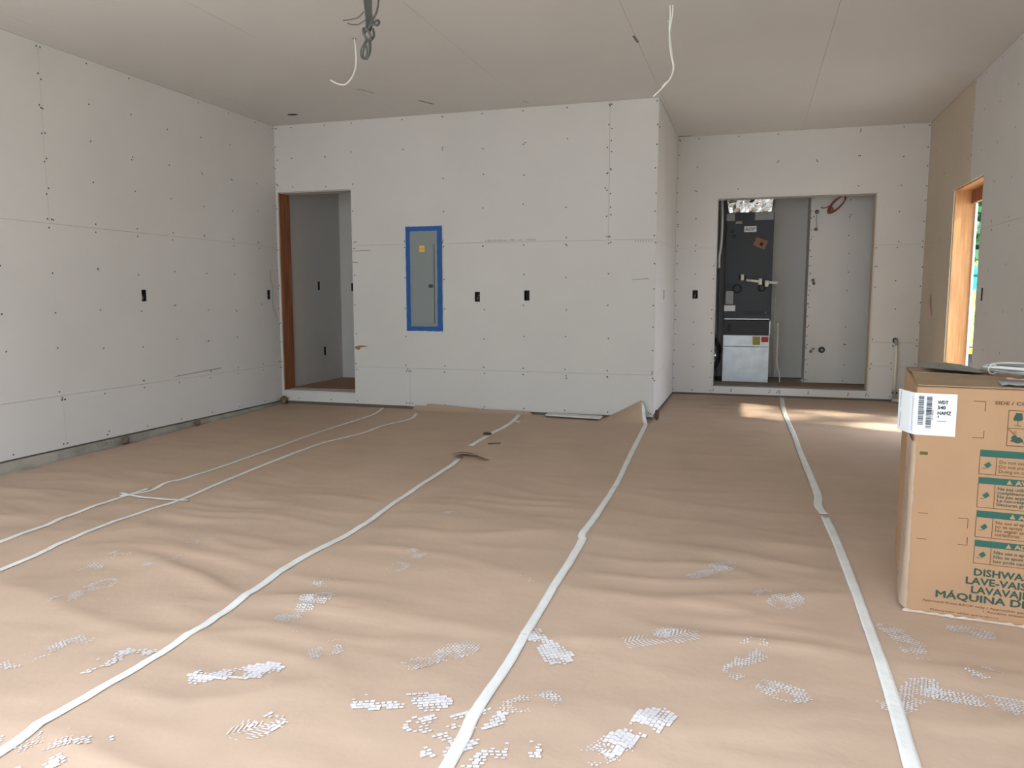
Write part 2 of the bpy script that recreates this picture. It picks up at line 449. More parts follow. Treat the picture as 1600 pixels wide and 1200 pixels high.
# ------------------------------------------------------------------ kraft paper on the floor
LA = [(-3.42, -0.1), (-3.444, 2.755), (-3.477, 3.154), (-3.52, 3.668), (-3.45, 3.75), (-3.483, 3.935), (-3.448, 4.115), (-3.441, 4.791), (-3.462, 5.712), (-3.436, 6.589), (-3.53, 7.03)]
LB = [(-3.07, -0.1), (-3.107, 2.476), (-3.144, 2.843), (-3.164, 3.269), (-3.128, 3.671), (-3.185, 4.429), (-3.195, 5.265), (-3.093, 5.699), (-3.074, 6.131), (-2.993, 6.493), (-3.06, 6.80)]
LC = [(-1.87, -0.1), (-1.871, 1.452), (-1.884, 1.58), (-1.875, 1.773), (-1.867, 2.033), (-1.875, 2.377), (-1.916, 2.891), (-1.879, 3.439), (-1.911, 3.954), (-1.931, 4.569), (-1.942, 5.06)]
LC2 = [(-2.038, 5.518), (-2.044, 5.994), (-2.031, 6.391), (-2.047, 6.70), (-2.09, 7.0)]
LD = [(-0.69, -0.1), (-0.711, 1.743), (-0.727, 1.981), (-0.725, 2.349), (-0.736, 2.806), (-0.748, 3.545), (-0.766, 3.659), (-0.763, 4.154), (-0.771, 4.733), (-0.812, 5.539), (-0.857, 6.55), (-0.872, 6.80), (-0.90, 6.95), (-0.925, 7.045)]
LE = [(0.40, -0.1), (0.428, 2.085), (0.436, 2.426), (0.436, 2.742), (0.432, 3.217), (0.422, 3.841), (0.396, 4.402), (0.384, 4.552), (0.398, 4.836), (0.369, 5.875), (0.354, 6.668), (0.32, 7.821), (0.329, 8.84)]
LC_ALL = LC + LC2
def _grad(seed):
    r = np.random.default_rng(seed); a = r.uniform(0, 2 * np.pi, (256, 256)); return np.cos(a), np.sin(a)
_G = {}
def noise2(x, y, seed):
    if seed not in _G: _G[seed] = _grad(seed)
    gx, gy = _G[seed]
    xi = np.floor(x).astype(int); yi = np.floor(y).astype(int); xf = x - xi; yf = y - yi
    u = xf ** 3 * (xf * (xf * 6 - 15) + 10); v = yf ** 3 * (yf * (yf * 6 - 15) + 10)
    def d(i, j):
        a = (xi + i) & 255; b = (yi + j) & 255
        return gx[a, b] * (xf - i) + gy[a, b] * (yf - j)
    return (d(0, 0) * (1 - u) + d(1, 0) * u) * (1 - v) + (d(0, 1) * (1 - u) + d(1, 1) * u) * v
def sst(a, b, x):
    t = np.clip((x - a) / (b - a), 0, 1); return t * t * (3 - 2 * t)
BOX_C = (0.583 + 0.32, 3.136 + 0.30)
def paper_h(x, y):
    """height of the paper over the slab"""
    x = np.asarray(x, float); y = np.asarray(y, float)
    wx = x + 0.25 * noise2(x * 1.3, y * 1.3, 3); wy = y + 0.16 * noise2(x * 1.7 + 9, y * 1.7, 4)
    r1 = 1 - np.abs(noise2(wx * 0.5, wy * 2.3, 1)) * 2.2
    r2 = 1 - np.abs(noise2(wx * 1.0 + 5, wy * 4.2 + 3, 2)) * 2.2
    r3 = 1 - np.abs(noise2(wx * 4 + 1, wy * 6 + 7, 5)) * 2.2
    big = np.clip(r1, 0, 1) ** 2.5 * 0.0125 + np.clip(r2, 0, 1) ** 2.5 * 0.0125 * (0.3 + 0.7 * sst(-0.1, 0.3, noise2(x * 0.8, y * 0.8, 8))) + np.clip(r3, 0, 1) ** 2.5 * 0.0022
    big += 0.0045 * noise2(x * 1.5, y * 4.2, 6) + 0.0020 * noise2(wx * 2.6, wy * 6, 12)
    env = 0.30 + 0.70 * (1 - sst(3.3, 5.0, y))
    sunz = np.exp(-(((x - 0.7) / 0.9) ** 2 + ((y - 7.6) / 0.8) ** 2))
    env = np.maximum(env, 0.95 * sunz)
    for Lq in (LA, LB, LC + LC2, LD, LE):
        dq = np.abs(x - np.interp(y, [p[1] for p in Lq], [p[0] for p in Lq]))
        env = env * (0.42 + 0.58 * sst(0.02, 0.24, dq))
    h = 0.003 + np.maximum(big * env, 0)
    # pressed flat under the carton
    m = sst(0.38, 0.52, np.maximum(np.abs(x - BOX_C[0]), np.abs(y - BOX_C[1]) - 0.02))
    h = 0.002 + (h - 0.002) * m
    # turned up against the back wall
    t = np.clip((y - 6.80) / 0.25, 0, 1)
    hx = 0.062 * sst(-3.205, -3.19, x) * (1 - sst(-2.0, -1.985, x)) * (1 - 0.5 * sst(-3.1, -2.4, x))
    h = h + hx * np.clip((y - 6.97) / 0.085, 0, 1) ** 2
    tri = np.where(x < -0.93, np.clip((x + 1.27) / 0.34, 0, 1), np.clip((-0.862 - x) / 0.068, 0, 1))
    h = h + 0.185 * tri * t ** 2 * (x < -0.85)
    # lifted torn end near the middle seam
    q = np.exp(-(((x + 1.90) / 0.16) ** 2 + ((y - 5.10) / 0.13) ** 2))
    return h + 0.020 * q
def paper_z(x, y): return 0.016 * np.asarray(y) + paper_h(x, y)

def interp(pts, y):
    ys = [p[1] for p in pts]; xx = [p[0] for p in pts]
    return float(np.interp(y, ys, xx))
EDGE_L = [(-4.655, -0.1), (-4.63, 2.0), (-4.655, 3.4), (-4.62, 3.9), (-4.66, 4.4), (-4.63, 4.9), (-4.665, 5.6), (-4.65, 6.2), (-4.68, 7.05)]
EDGE_R = [(1.625, -0.1), (1.63, 8.85)]
D_IN = [p for p in LD if p[1] < 6.9] + [(-0.84, 6.95), (-0.83, 7.06), (-0.83, 8.85)]

def sheet(left, right, y1, label, dz=0.0, step=0.026):
    ny = int((y1 - 0.5) / step) + 1
    ys = np.linspace(0.5, y1, ny)
    l = np.array([interp(left, y) for y in ys]); r = np.array([interp(right, y) for y in ys])
    nx = int(max(r - l) / step) + 2
    s = np.linspace(0, 1, nx)
    X = l[:, None] + (r - l)[:, None] * s[None]; Y = np.repeat(ys[:, None], nx, 1)
    Zz = paper_z(X, Y) + dz
    V = np.stack([X, Y, Zz], -1).reshape(-1, 3)
    F = [(j * nx + i, j * nx + i + 1, (j + 1) * nx + i + 1, (j + 1) * nx + i) for j in range(ny - 1) for i in range(nx - 1)]
    me = bpy.data.meshes.new('paper_sheet'); me.from_pydata(V.tolist(), [], F); me.update()
    o = link('paper_sheet', me, 'kraft', None, True)
    return tag(o, label, 'floor paper', 'brown paper strips covering the slab')
off = lambda L, d: [(x + d, y) for x, y in L]
sheets = {
 'a': sheet(EDGE_L, LA, 7.05, 'wrinkled brown floor paper strip running along the concrete curb of the long wall'),
 'b': sheet(LA, LB, 7.04, 'narrow brown floor paper strip between the two close parallel tape seams'),
 'c': sheet(LB, LC_ALL, 7.057, 'brown floor paper strip that turns up against the wall below the electrical panel'),
 'd': sheet(LC_ALL, LD, 7.057, 'brown floor paper strip whose corner peaks up at the wall corner'),
 'e': sheet(D_IN, LE, 8.845, 'brown floor paper strip passing the wall corner into the recess'),
 'f': sheet(LE, EDGE_R, 8.845, 'brown floor paper strip under the carton and past the side doorway'),
}

def tape(pts, width, label, n=9, dz=0.0035, wob=0.0016):
    path = catmull([(x, y, 0) for x, y in pts], n)
    V = []; F = []; K = 5
    # resample
    P = [path[0]]
    for p in path[1:]:
        if (p - P[-1]).length > 0.022: P.append(p)
    for i, p in enumerate(P):
        d = (P[min(i + 1, len(P) - 1)] - P[max(i - 1, 0)]).normalized(); nrm = Vector((-d.y, d.x, 0))
        wv = width * (1 + 0.07 * math.sin(i * 0.17) + random.uniform(-0.03, 0.03))
        for k in range(K):
            q = p + nrm * wv * (k / (K - 1) - 0.5)
            zz = float(paper_z(q.x, q.y)) + dz + random.uniform(0, wob) * (0.35 if k in (0, 4) else 1.0)
            V.append((q.x, q.y, zz))
    for i in range(len(P) - 1):
        for k in range(K - 1):
            F.append((i * K + k, i * K + k + 1, (i + 1) * K + k + 1, (i + 1) * K + k))
    me = bpy.data.meshes.new('seam_tape'); me.from_pydata(V, [], F); me.update()
    o = link('seam_tape', me, 'tape_white', None, True)
    md = o.modifiers.new('thickness', 'SOLIDIFY'); md.thickness = 0.0012; md.offset = 1
    return tag(o, label, 'tape', 'white tape seams on the floor paper')
tape([(-3.42, 0.55)] + LA[1:3] + [(-3.50, 3.5), (-3.50, 3.80)], 0.031, 'white tape seam nearest the curb, its front length up to the crossing')
tape([(-3.535, 3.60)] + LA[4:], 0.028, 'white tape seam nearest the curb, its back length towards the doorway')
tape([(-3.08, 0.55)] + LB[1:], 0.031, 'long white tape seam on the side of the narrow strip away from the curb')
tape([(-3.57, 3.645), (-3.355, 3.60), (-3.06, 3.61)], 0.022, 'short white tape piece crossing between two parallel seams', dz=0.008)
tape([(-1.87, 0.55)] + LC[1:], 0.036, 'long white tape seam ending at the torn lifted paper')
tape(LC2, 0.042, 'short white tape length with dark clods, in front of the wall between panel and corner')
tape([(-2.06, 6.60), (-2.0, 6.62), (-1.965, 6.58)], 0.036, 'small white tape stub branching off the short tape length', dz=0.007)
tape([(-0.69, 0.55)] + LD[1:], 0.037, 'long white tape seam running to the peaked paper at the wall corner')
tape([(0.40, 0.55)] + [p for p in LE if 1 < p[1] < 4.2] + [(0.402, 4.32)], 0.042, 'front length of white tape seam beside the carton')
tape([(0.40, 4.36)] + [p for p in LE if 4.39 < p[1]], 0.042, 'back length of white tape seam running to the utility closet')

# torn flap where the long seam ends
fv = []
nf = 8
for i in range(nf + 1):
    for j in range(nf + 1):
        a = i / nf; b = j / nf
        x = -2.02 + 0.27 * a + 0.03 * b; y = 5.03 + 0.20 * b * (1 - 0.75 * a)
        z = float(paper_z(x, y)) + 0.006 + 0.045 * math.sin(math.pi * min(1, 0.12 + 0.7 * (1 - a))) * (1 - b) ** 1.2
        fv.append((x, y, z))
ff = [(i * (nf + 1) + j, (i + 1) * (nf + 1) + j, (i + 1) * (nf + 1) + j + 1, i * (nf + 1) + j + 1) for i in range(nf) for j in range(nf)]
mb = MB(); mb.add(fv, ff); mb.build('torn_flap', 'kraft', sheets['d'], True)

# ------------------------------------------------------------------ boot prints
def sheet_of(x, y):
    for k, a, b in (('a', EDGE_L, LA), ('b', LA, LB), ('c', LB, LC_ALL), ('d', LC_ALL, LD), ('e', LD, LE), ('f', LE, EDGE_R)):
        if interp(a, y) <= x <= interp(b, y): return sheets[k]
    return sheets['f']
def bootprint(x0, y0, ang, part='full', style='grid', dens=0.8, L=0.29, W=0.105):
    mb = MB(); ca, sa = math.cos(ang), math.sin(ang)
    def half(t):          # half width along the sole, t 0 heel .. 1 toe
        if t < 0.28: return W / 2 * 0.78 * math.sqrt(max(0, 1 - ((0.13 - t) / 0.15) ** 2)) if t < 0.13 else W / 2 * 0.78
        if t < 0.42: return W / 2 * 0.62
        return W / 2 * (0.62 + 0.38 * math.sin((t - 0.42) / 0.35 * math.pi / 2)) if t < 0.77 else W / 2 * math.sqrt(max(0, 1 - ((t - 0.77) / 0.235) ** 2))
    rng = {'full': (0, 1), 'toe': (0.45, 1), 'heel': (0, 0.33), 'mid': (0.3, 0.8)}[part]
    du, dv = {'grid': (0.0175, 0.0135), 'chevron': (0.0150, 0.0150), 'chip': (0.0120, 0.0105)}[style]
    def put(c):
        P = []
        for (u, v) in c:
            x = x0 + u * ca - v * sa; y = y0 + u * sa + v * ca
            P.append((x, y, float(paper_z(x, y)) + 0.0030))
        mb.poly(P)
    ph = random.uniform(0, 60); tw = random.uniform(-0.5, 0.5); ct, sn = math.cos(tw), math.sin(tw)
    if style == 'chevron': ct, sn = 1.0, 0.0
    N = int(L / min(du, dv)) + 4
    j = lambda q: random.uniform(-q, q)
    for a_ in range(-N, N + 1):
        for b_ in range(-N, N + 1):
            gu = (a_ + 0.25 * (b_ % 2)) * du; gv = b_ * dv
            u = gu * ct - gv * sn; v = gu * sn + gv * ct
            t = u / L + 0.5
            if not (rng[0] <= t <= rng[1] and 0 <= t <= 1) or abs(v) > half(t): continue
            pres = float(noise2(np.array(u * 16 + ph), np.array(v * 16 + ph * 1.7), 31)) * 1.6 + dens - 0.45 + random.uniform(-0.12, 0.12)
            if pres < 0: continue
            k_ = 0.47 * min(1.0, 0.55 + pres)
            a, b = du * k_, dv * k_
            if style == 'grid':
                c = [(-a, -b), (a, -b), (a, b), (-a, b)]; q = 0.0008
            elif style == 'chevron':
                s_ = 1 if v > 0 else -1
                c = [(-a * 0.5 - s_ * a * 0.8, -b), (a * 0.3 - s_ * a * 0.8, -b), (a * 0.3 + s_ * a * 0.8, b * 1.1), (-a * 0.5 + s_ * a * 0.8, b * 1.1)]; q = 0.0003
            else:
                c = [(-a, -b * 0.6), (a * 0.3, -b), (a, b * 0.2), (-a * 0.2, b)]; q = 0.0022
            put([(u + (cu + j(q)) * ct - (cv + j(q)) * sn, v + (cu + j(q)) * sn + (cv + j(q)) * ct) for cu, cv in c])
    if mb.f:
        o = mb.build('boot_print', 'dust', sheet_of(x0, y0), fix=False); o['kind'] = 'stuff'
PRINTS = [
 (-0.953, 2.295, 0.94, 'full', 'chip', 0.8),
 (-0.954, 1.982, 0.29, 'full', 'grid', 0.8),
 (-1.534, 1.987, 0.49, 'full', 'grid', 0.85),
 (-1.982, 1.954, 1.11, 'full', 'grid', 0.45),
 (-1.326, 1.7, 0.83, 'toe', 'chevron', 0.8),
 (-0.642, 2.463, -0.83, 'full', 'grid', 0.9),
 (-0.261, 2.615, 0.57, 'full', 'chevron', 0.9),
 (0.016, 2.551, 1.25, 'full', 'chip', 0.6),
 (0.068, 2.394, -0.39, 'toe', 'chip', 0.8),
 (-0.266, 2.035, 1.01, 'full', 'grid', 0.85),
 (0.494, 2.455, 1.0, 'full', 'chip', 0.95),
 (0.684, 2.482, -0.08, 'full', 'chip', 0.95),
 (-0.123, 3.333, 0.84, 'full', 'chip', 0.8),
 (0.117, 3.016, 0.86, 'toe', 'chip', 0.7),
 (0.145, 3.187, 0.87, 'heel', 'chip', 0.4),
 (-1.6, 2.502, 1.37, 'full', 'chip', 0.8),
 (-1.538, 2.622, 0.8, 'heel', 'chip', 0.6),
 (-1.442, 3.089, 1.5, 'full', 'chip', 0.5),
 (-0.765, 1.941, 0.49, 'full', 'grid', 0.6),
 (-0.796, 1.796, 0.63, 'toe', 'grid', 0.6),
 (-0.618, 1.805, 0.61, 'full', 'grid', 0.5),
 (-2.245, 1.946, 1.18, 'full', 'chip', 0.5),
 (-2.551, 2.39, 1.45, 'full', 'chip', 0.6),
 (-1.589, 2.817, 0.83, 'heel', 'chip', 0.5),
 (-0.626, 2.062, 0.65, 'full', 'chip', 0.45),
 (0.541, 2.85, -1.23, 'full', 'chip', 0.7),
 (0.713, 3.005, -0.16, 'toe', 'chip', 0.7),
 (-1.433, 3.798, -0.09, 'heel', 'chip', 0.4),
 (0.494, 3.801, 0.57, 'heel', 'chip', 0.4),
 (-0.196, 2.74, 0.89, 'heel', 'chip', 0.6),
 (-1.852, 1.502, 0.48, 'full', 'chip', 0.4),
 (-1.247, 1.859, 1.38, 'heel', 'grid', 0.4),
 (-0.779, 3.075, 0.61, 'heel', 'chip', 0.3),
 (-2.733, 2.7, 1.46, 'full', 'chip', 0.3),
 (-2.455, 2.803, 0.93, 'full', 'chip', 0.25),
 (-1.375, 2.169, 1.0, 'toe', 'chip', 0.4),
 (0.816, 2.72, 0.56, 'heel', 'chip', 0.5),
 (-1.695, 1.475, 1.17, 'full', 'grid', 0.4),
 (-0.378, 1.878, 0.78, 'toe', 'chip', 0.4),
 (-1.431, 2.368, 0.87, 'heel', 'chip', 0.3),
 (-2.453, 3.016, 0.02, 'heel', 'chip', 0.4),
 (0.488, 2.292, -0.73, 'heel', 'chip', 0.5),
]
for a in PRINTS: bootprint(*a)

# ------------------------------------------------------------------ generic text and flat print
def text_mesh(body, size, bold=0.0, align='LEFT'):
    c = bpy.data.curves.new('text', 'FONT'); c.body = body; c.size = size; c.align_x = align; c.resolution_u = 2
    o = bpy.data.objects.new('text', c); COL.objects.link(o)
    bpy.context.view_layer.update()
    me = bpy.data.meshes.new_from_object(o.evaluated_get(bpy.context.evaluated_depsgraph_get()))
    bpy.data.objects.remove(o); bpy.data.curves.remove(c)
    if bold:                      # heavier strokes: the outline laid down again a hair to each side
        V = [v.co.copy() for v in me.vertices]; F = [tuple(p.vertices) for p in me.polygons]; mb = MB()
        for q, (dx, dy) in enumerate(((0, 0), (1, 0), (-1, 0), (0, 1), (0, -1))):
            mb.add([(v.x + dx * bold, v.y + dy * bold, v.z + q * 1e-5) for v in V], F)
        bpy.data.meshes.remove(me)
        me = bpy.data.meshes.new('text'); me.from_pydata(mb.v, [], mb.f); me.update()
    return me
def text(body, size, loc, m, parent, bold=0.0, align='LEFT', sx=1.0, rot=(math.pi / 2, 0, 0), name='printed_text', width=None):
    me = text_mesh(body, size, bold, align)
    if width:
        xsv = [v.co.x for v in me.vertices]; sx = width / (max(xsv) - min(xsv))
    o = link(name, me, m, parent)
    o.location = loc; o.rotation_euler = rot; o.scale = (sx, 1, 1)
    return o

# ------------------------------------------------------------------ outlet boxes
def outlet_box(loc, rz, label, wires=2, w=0.052, h=0.094):
    """open device box let into the wall; local -Y faces the room"""
    t = empty('outlet_box', loc, rz); d = 0.06
    a, b = w / 2 - 0.0005, h / 2 - 0.0005; th = 0.003
    mb = MB()
    mb.box(-a, -a + th, 0.004, d, -b, b).box(a - th, a, 0.004, d, -b, b).box(-a + th, a - th, 0.004, d, -b, -b + th).box(-a + th, a - th, 0.004, d, b - th, b).box(-a + th, a - th, d - th, d, -b + th, b - th)
    mb.build('box_shell', 'black_box', t)
    for k in range(wires):
        x = (-0.010, 0.009, 0.0)[k]
        p = catmull([(x, d - th, 0.03 - 0.01 * k), (x * 0.6, 0.03, 0.012), (-x, 0.012, -0.012 - 0.006 * k), (-x * 0.4, 0.028, -0.03), (x * 0.5, 0.022, -0.005)], 5)
        MB().tube(p, 0.0021, 6).build('wire', ['wire_black', 'copper', 'paper_grey'][k], t, True)
    tag(t, label, 'outlet box', 'open black device boxes in the walls')
    return t
PI = math.pi
outlet_box((XL, 5.187, Z(0.010)), PI / 2, 'open black outlet box in the middle of the long curb-side wall', 3)
outlet_box((XL, 6.90, Z(0.022)), PI / 2, 'open black outlet box in the curb-side wall next to the doorway corner')
outlet_box((-2.533, YB, Z(0.0)), 0, 'open black outlet box, next one beside the blue-taped electrical panel', 3)
outlet_box((-2.038, YB, Z(0.012)), 0, 'open black outlet box farther from the electrical panel on that wall', 1)
outlet_box((XC, 7.80, Z(0.022)), PI / 2, 'open outlet box in the short side wall of the recess', 1)
outlet_box((-0.615, YR, Z(0.025)), 0, 'open outlet box with visible wires beside the utility closet opening', 3, 0.056, 0.092)
outlet_box((XR, 6.672, Z(0.018)), -PI / 2, 'open black outlet box beside the sunlit side doorway', 1, 0.056, 0.098)
outlet_box((XL, 7.87, Z(0.125)), PI / 2, 'upper open outlet box in the dim hallway wall seen through the doorway', 1, 0.048, 0.098)
outlet_box((XL, 7.965, Z(-0.625)), PI / 2, 'lower open outlet box near the hallway floor seen through the doorway', 1, 0.048, 0.098)
outlet_box((-4.565, 8.36, Z(0.115)), 0, 'open outlet box on the end wall of the hallway', 1, 0.048, 0.098)

# ------------------------------------------------------------------ electrical panel masked with blue tape
ep = empty('electrical_panel', (-3.082, YB, Z(0.172)))
tag(ep, 'grey electrical panel framed in blue masking tape on the wall', 'electrical panel')
MB().box(-0.16, 0.16, 0.012, 0.08, -0.465, 0.465).build('tub', 'panel_grey', ep)
MB().bevbox(-0.172, 0.172, -0.006, -0.001, -0.488, 0.488, 0.002).build('cover', 'panel_grey', ep)
dr = MB().bevbox(-0.118, 0.106, -0.013, -0.0065, -0.435, 0.335, 0.003).build('door', 'panel_grey', ep)
MB().bevbox(0.052, 0.098, -0.019, -0.0135, -0.085, -0.052, 0.002).build('latch', 'panel_latch', dr)
MB().box(0.106, 0.112, -0.0075, -0.0062, -0.435, 0.335).build('hinge_gap', 'panel_latch', ep)
stk = MB().box(-0.042, 0.012, -0.0142, -0.0135, 0.262, 0.322).build('sticker', 'sticker_yellow', dr)
MB().ring((-0.015, -0.0146, 0.292), (0, 1, 0), 0.015, 0.0022, 16, 6).box(-0.028, -0.002, -0.0150, -0.0143, 0.289, 0.295).build('sticker_print', 'sticker_orange', stk)
for nm, (a, b, c, d, yy) in {'t': (-0.193, 0.193, 0.462, 0.508, 0.0), 'b': (-0.193, 0.193, -0.508, -0.462, 0.0), 'l': (-0.192, -0.146, -0.509, 0.509, 0.0006), 'r': (0.140, 0.192, -0.507, 0.507, 0.0006)}.items():
    mb = MB(); n = 20; V = []; F = []
    horiz = (b - a) > (d - c)
    for i in range(n + 1):
        t = i / n; j1, j2 = random.uniform(-0.0018, 0.0018), random.uniform(-0.0018, 0.0018)
        for q in (0, 1):
            if horiz: V.append((a + (b - a) * t, -0.0070 - yy, (c + j1) if q == 0 else (d + j2)))
            else: V.append(((a + j1) if q == 0 else (b + j2), -0.0070 - yy, c + (d - c) * t))
    for i in range(n): F.append((2 * i, 2 * i + 1, 2 * i + 3, 2 * i + 2))
    mb.add(V, F); o = mb.build('masking_tape', 'blue_tape', ep)
    md = o.modifiers.new('t', 'SOLIDIFY'); md.thickness = 0.0005

# ------------------------------------------------------------------ air handler in the closet
AY = 9.40
ah = empty('air_handler', (-0.064, AY, cz0 + 0.001))
tag(ah, 'tall dark grey air handler on galvanized base in the utility closet', 'air handler')
hw = 0.258
def zz(z): return Z(z) - cz0 - 0.001
pl = MB().bevbox(-hw, hw, 0.0, 0.52, 0.0, zz(-0.442), 0.004).build('plenum', 'galvanized', ah)
MB().box(-hw + 0.01, hw - 0.01, -0.004, -0.0005, zz(-0.578), zz(-0.572)).build('seam', 'unit_dark', pl)
MB().box(-hw + 0.01, hw - 0.01, -0.007, -0.0005, zz(-0.884), zz(-0.876)).build('seam', 'galvanized', pl)
MB().box(-hw + 0.01, hw - 0.01, -0.006, -0.0005, zz(-0.570), zz(-0.452)).build('access_strip', 'galvanized', pl)
MB().box(0.075, 0.158, -0.0075, -0.0065, zz(-0.552), zz(-0.455)).build('label_plate', 'label_olive', pl)
MB().box(0.168, 0.246, -0.0075, -0.0065, zz(-0.520), zz(-0.458)).build('warning_label', 'label_red', pl)
MB().tube([(-0.02 + 0.011 * q, -0.0085, zz(-0.53) + (0.022 if q % 2 else 0.0)) for q in range(8)], 0.0014, 5).build('scribble', 'paper_grey', pl)
MB().bevbox(-hw + 0.004, hw - 0.008, 0.003, 0.50, zz(-0.440), zz(-0.270), 0.004).build('filter_rack', 'unit_dark', ah)
MB().box(-hw + 0.05, -hw + 0.085, -0.0005, 0.0025, zz(-0.40), zz(-0.31)).build('filter_handle', 'black_box', ah)
MB().box(hw - 0.007, hw + 0.004, 0.0, 0.5, zz(-0.438), zz(-0.28)).build('rack_flange', 'galvanized', ah)
cb = MB().bevbox(-hw, hw + 0.006, 0.0, 0.52, zz(-0.262), zz(0.955), 0.006).build('cabinet', 'unit_grey', ah)
MB().box(-hw + 0.01, hw - 0.01, -0.008, -0.0005, zz(-0.262), zz(-0.250)).build('trim_strip', 'galvanized', cb)
for q in range(4):
    MB().box(-0.03, 0.20, -0.0025, -0.0003, zz(-0.205 + 0.012 * q), zz(-0.201 + 0.012 * q)).build('louvre', 'black_box', cb)
for q in range(3):
    MB().box(-0.235, -0.13, -0.0025, -0.0003, zz(0.10 + 0.02 * q), zz(0.104 + 0.02 * q)).build('louvre', 'black_box', cb)
MB().box(-0.258, -0.165, -0.002, -0.0005, zz(0.865), zz(0.945)).build('data_label', 'paper_grey', cb)
MB().box(0.055, 0.255, -0.002, -0.0005, zz(0.865), zz(0.955)).build('data_label', 'paper_grey', cb)
MB().box(-0.155, -0.085, -0.002, -0.0005, zz(0.83), zz(0.858)).build('data_label', 'paper_grey', cb)
lg = MB().box(-0.058, 0.075, -0.003, -0.0005, zz(0.735), zz(0.80)).build('badge', 'paper_white', cb)
dm = MB()
def dia(cx, cz, ang, s=0.0125):
    d = Vector((math.cos(ang), math.sin(ang))); p = Vector((-d.y, d.x))
    q = [Vector((0, 0)), d * s + p * s * 0.577, d * 2 * s, d * s - p * s * 0.577]
    dm.poly([(cx + v.x, -0.0034, cz + v.y) for v in q])
for a in (90, 210, 330): dia(-0.030, zz(0.765), math.radians(a))
dm.build('emblem', 'ink_black', lg, fix=False)
text('MITSUBISHI', 0.020, (-0.008, -0.0034, zz(0.770)), 'ink_black', lg, 0.0008, width=0.078)
text('ELECTRIC', 0.020, (-0.008, -0.0034, zz(0.750)), 'ink_black', lg, 0.0008, width=0.060)
for (x, z) in ((-0.19, 0.75), (-0.165, 0.685)):
    k = MB().ring((x, -0.004, zz(z)), (0, 1, 0), 0.014, 0.005, 16, 6).build('grommet', 'black_box', cb, True)
    MB().tube([(x, -0.0005, zz(z)), (x, -0.012, zz(z))], 0.005, 8).build('port_cap', 'paper_grey', k)
for (x, z) in ((-0.235, -0.175), (0.205, -0.18)):
    MB().tube([(x, 0.0, zz(z)), (x, -0.006, zz(z))], 0.006, 8).build('screw', 'paper_grey', cb)
tg = MB(); tg.poly([(0.05 + x, -0.0022, zz(0.60) + z) for x, z in ((-0.005, -0.01), (0.03, 0.075), (0.155, 0.03), (0.12, -0.065), (0.045, -0.04))])
o = tg.build('cardboard_tag', 'cardboard_tag', cb); md = o.modifiers.new('t', 'SOLIDIFY'); md.thickness = 0.001
MB().tube([(0.135, -0.0005, zz(0.595)), (0.135, -0.02, zz(0.595))], 0.020, 14).build('port_cap', 'black_box', cb)
MB().box(-0.24, -0.155, -0.002, -0.0005, zz(-0.085), zz(0.065)).build('data_label', 'paper_grey', cb)
MB().box(-0.255, -0.130, -0.003, -0.0005, zz(-0.165), zz(-0.098)).build('data_label', 'paper_white', cb)
MB().ring((-0.115, -0.006, zz(0.093)), (0, 1, 0), 0.045, 0.008, 24, 8).build('drain_ring', 'black_box', cb, True)
# condensate plumbing
pp = MB()
pp.tube([(-0.062, 0.0, zz(0.215)), (-0.062, -0.05, zz(0.215))], 0.019, 12).tube([(-0.062, -0.034, zz(0.255)), (-0.062, -0.034, zz(0.185))], 0.020, 12)
pp.build('drain_elbow', 'pvc', ah, True)
MB().ring((-0.062, -0.003, zz(0.222)), (0, 1, 0), 0.030, 0.010, 20, 8).build('grommet', 'black_box', cb, True)
MB().tube([(-0.02, -0.045, zz(0.190)), (0.125, -0.060, zz(0.172))], 0.015, 12).build('drain_pipe', 'pvc', ah, True)
MB().tube([(0.12, -0.060, zz(0.172)), (0.147, -0.061, zz(0.170))], 0.022, 12).tube([(0.135, -0.06, zz(0.135)), (0.135, -0.06, zz(0.205))], 0.022, 12).build('tee_fitting', 'pvc', ah, True)
MB().tube([(0.205, -0.06, zz(0.165)), (0.325, -0.065, zz(0.155))], 0.015, 12).tube([(0.205, -0.06, zz(0.115)), (0.205, -0.06, zz(0.185))], 0.021, 12).tube([(0.19, -0.06, zz(0.16)), (0.235, -0.06, zz(0.16))], 0.021, 12).build('drain_fitting', 'pvc', ah, True)
MB().ring((0.155, -0.012, zz(0.10)), (0, 1, 0), 0.035, 0.006, 20, 6).tube(catmull([(0.17, -0.02, zz(0.13)), (0.19, -0.03, zz(0.16)), (0.20, -0.05, zz(0.165))], 4), 0.012, 8).build('black_hose', 'black_box', ah, True)
MB().tube([(0.305, -0.062, zz(0.155)), (0.305, -0.062, zz(-0.28)), (0.305, 0.0, zz(-0.9))], 0.013, 10).build('drain_riser', 'paper_grey', ah, True)
# foil-wrapped duct above
fv = []; FF = []; nu, nv = 46, 14
for j in range(nv + 1):
    for i in range(nu + 1):
        u = i / nu; v = j / nv
        a = u * 4
        side = int(min(a, 3.999)); t = a - side
        x, y = [(-hw + 0.03 + (2 * hw - 0.04) * t, 0.02), (hw - 0.01, 0.02 + 0.46 * t), (hw - 0.01 - (2 * hw - 0.04) * t, 0.48), (-hw + 0.03, 0.48 - 0.46 * t)][side]
        bulge = 0.03 * math.sin(math.pi * min(1, v * 2.2)) + random.uniform(-0.008, 0.008)
        cx, cy = 0, 0.25; L = math.hypot(x - cx, y - cy)
        fv.append((x + (x - cx) / L * bulge, y + (y - cy) / L * bulge - 0.005, zz(0.957) + 0.75 * v + random.uniform(-0.004, 0.004)))
for j in range(nv):
    for i in range(nu): FF.append((j * (nu + 1) + i, j * (nu + 1) + i + 1, (j + 1) * (nu + 1) + i + 1, (j + 1) * (nu + 1) + i))
mb = MB(); mb.add(fv, FF); mb.build('foil_duct', 'foil', ah)

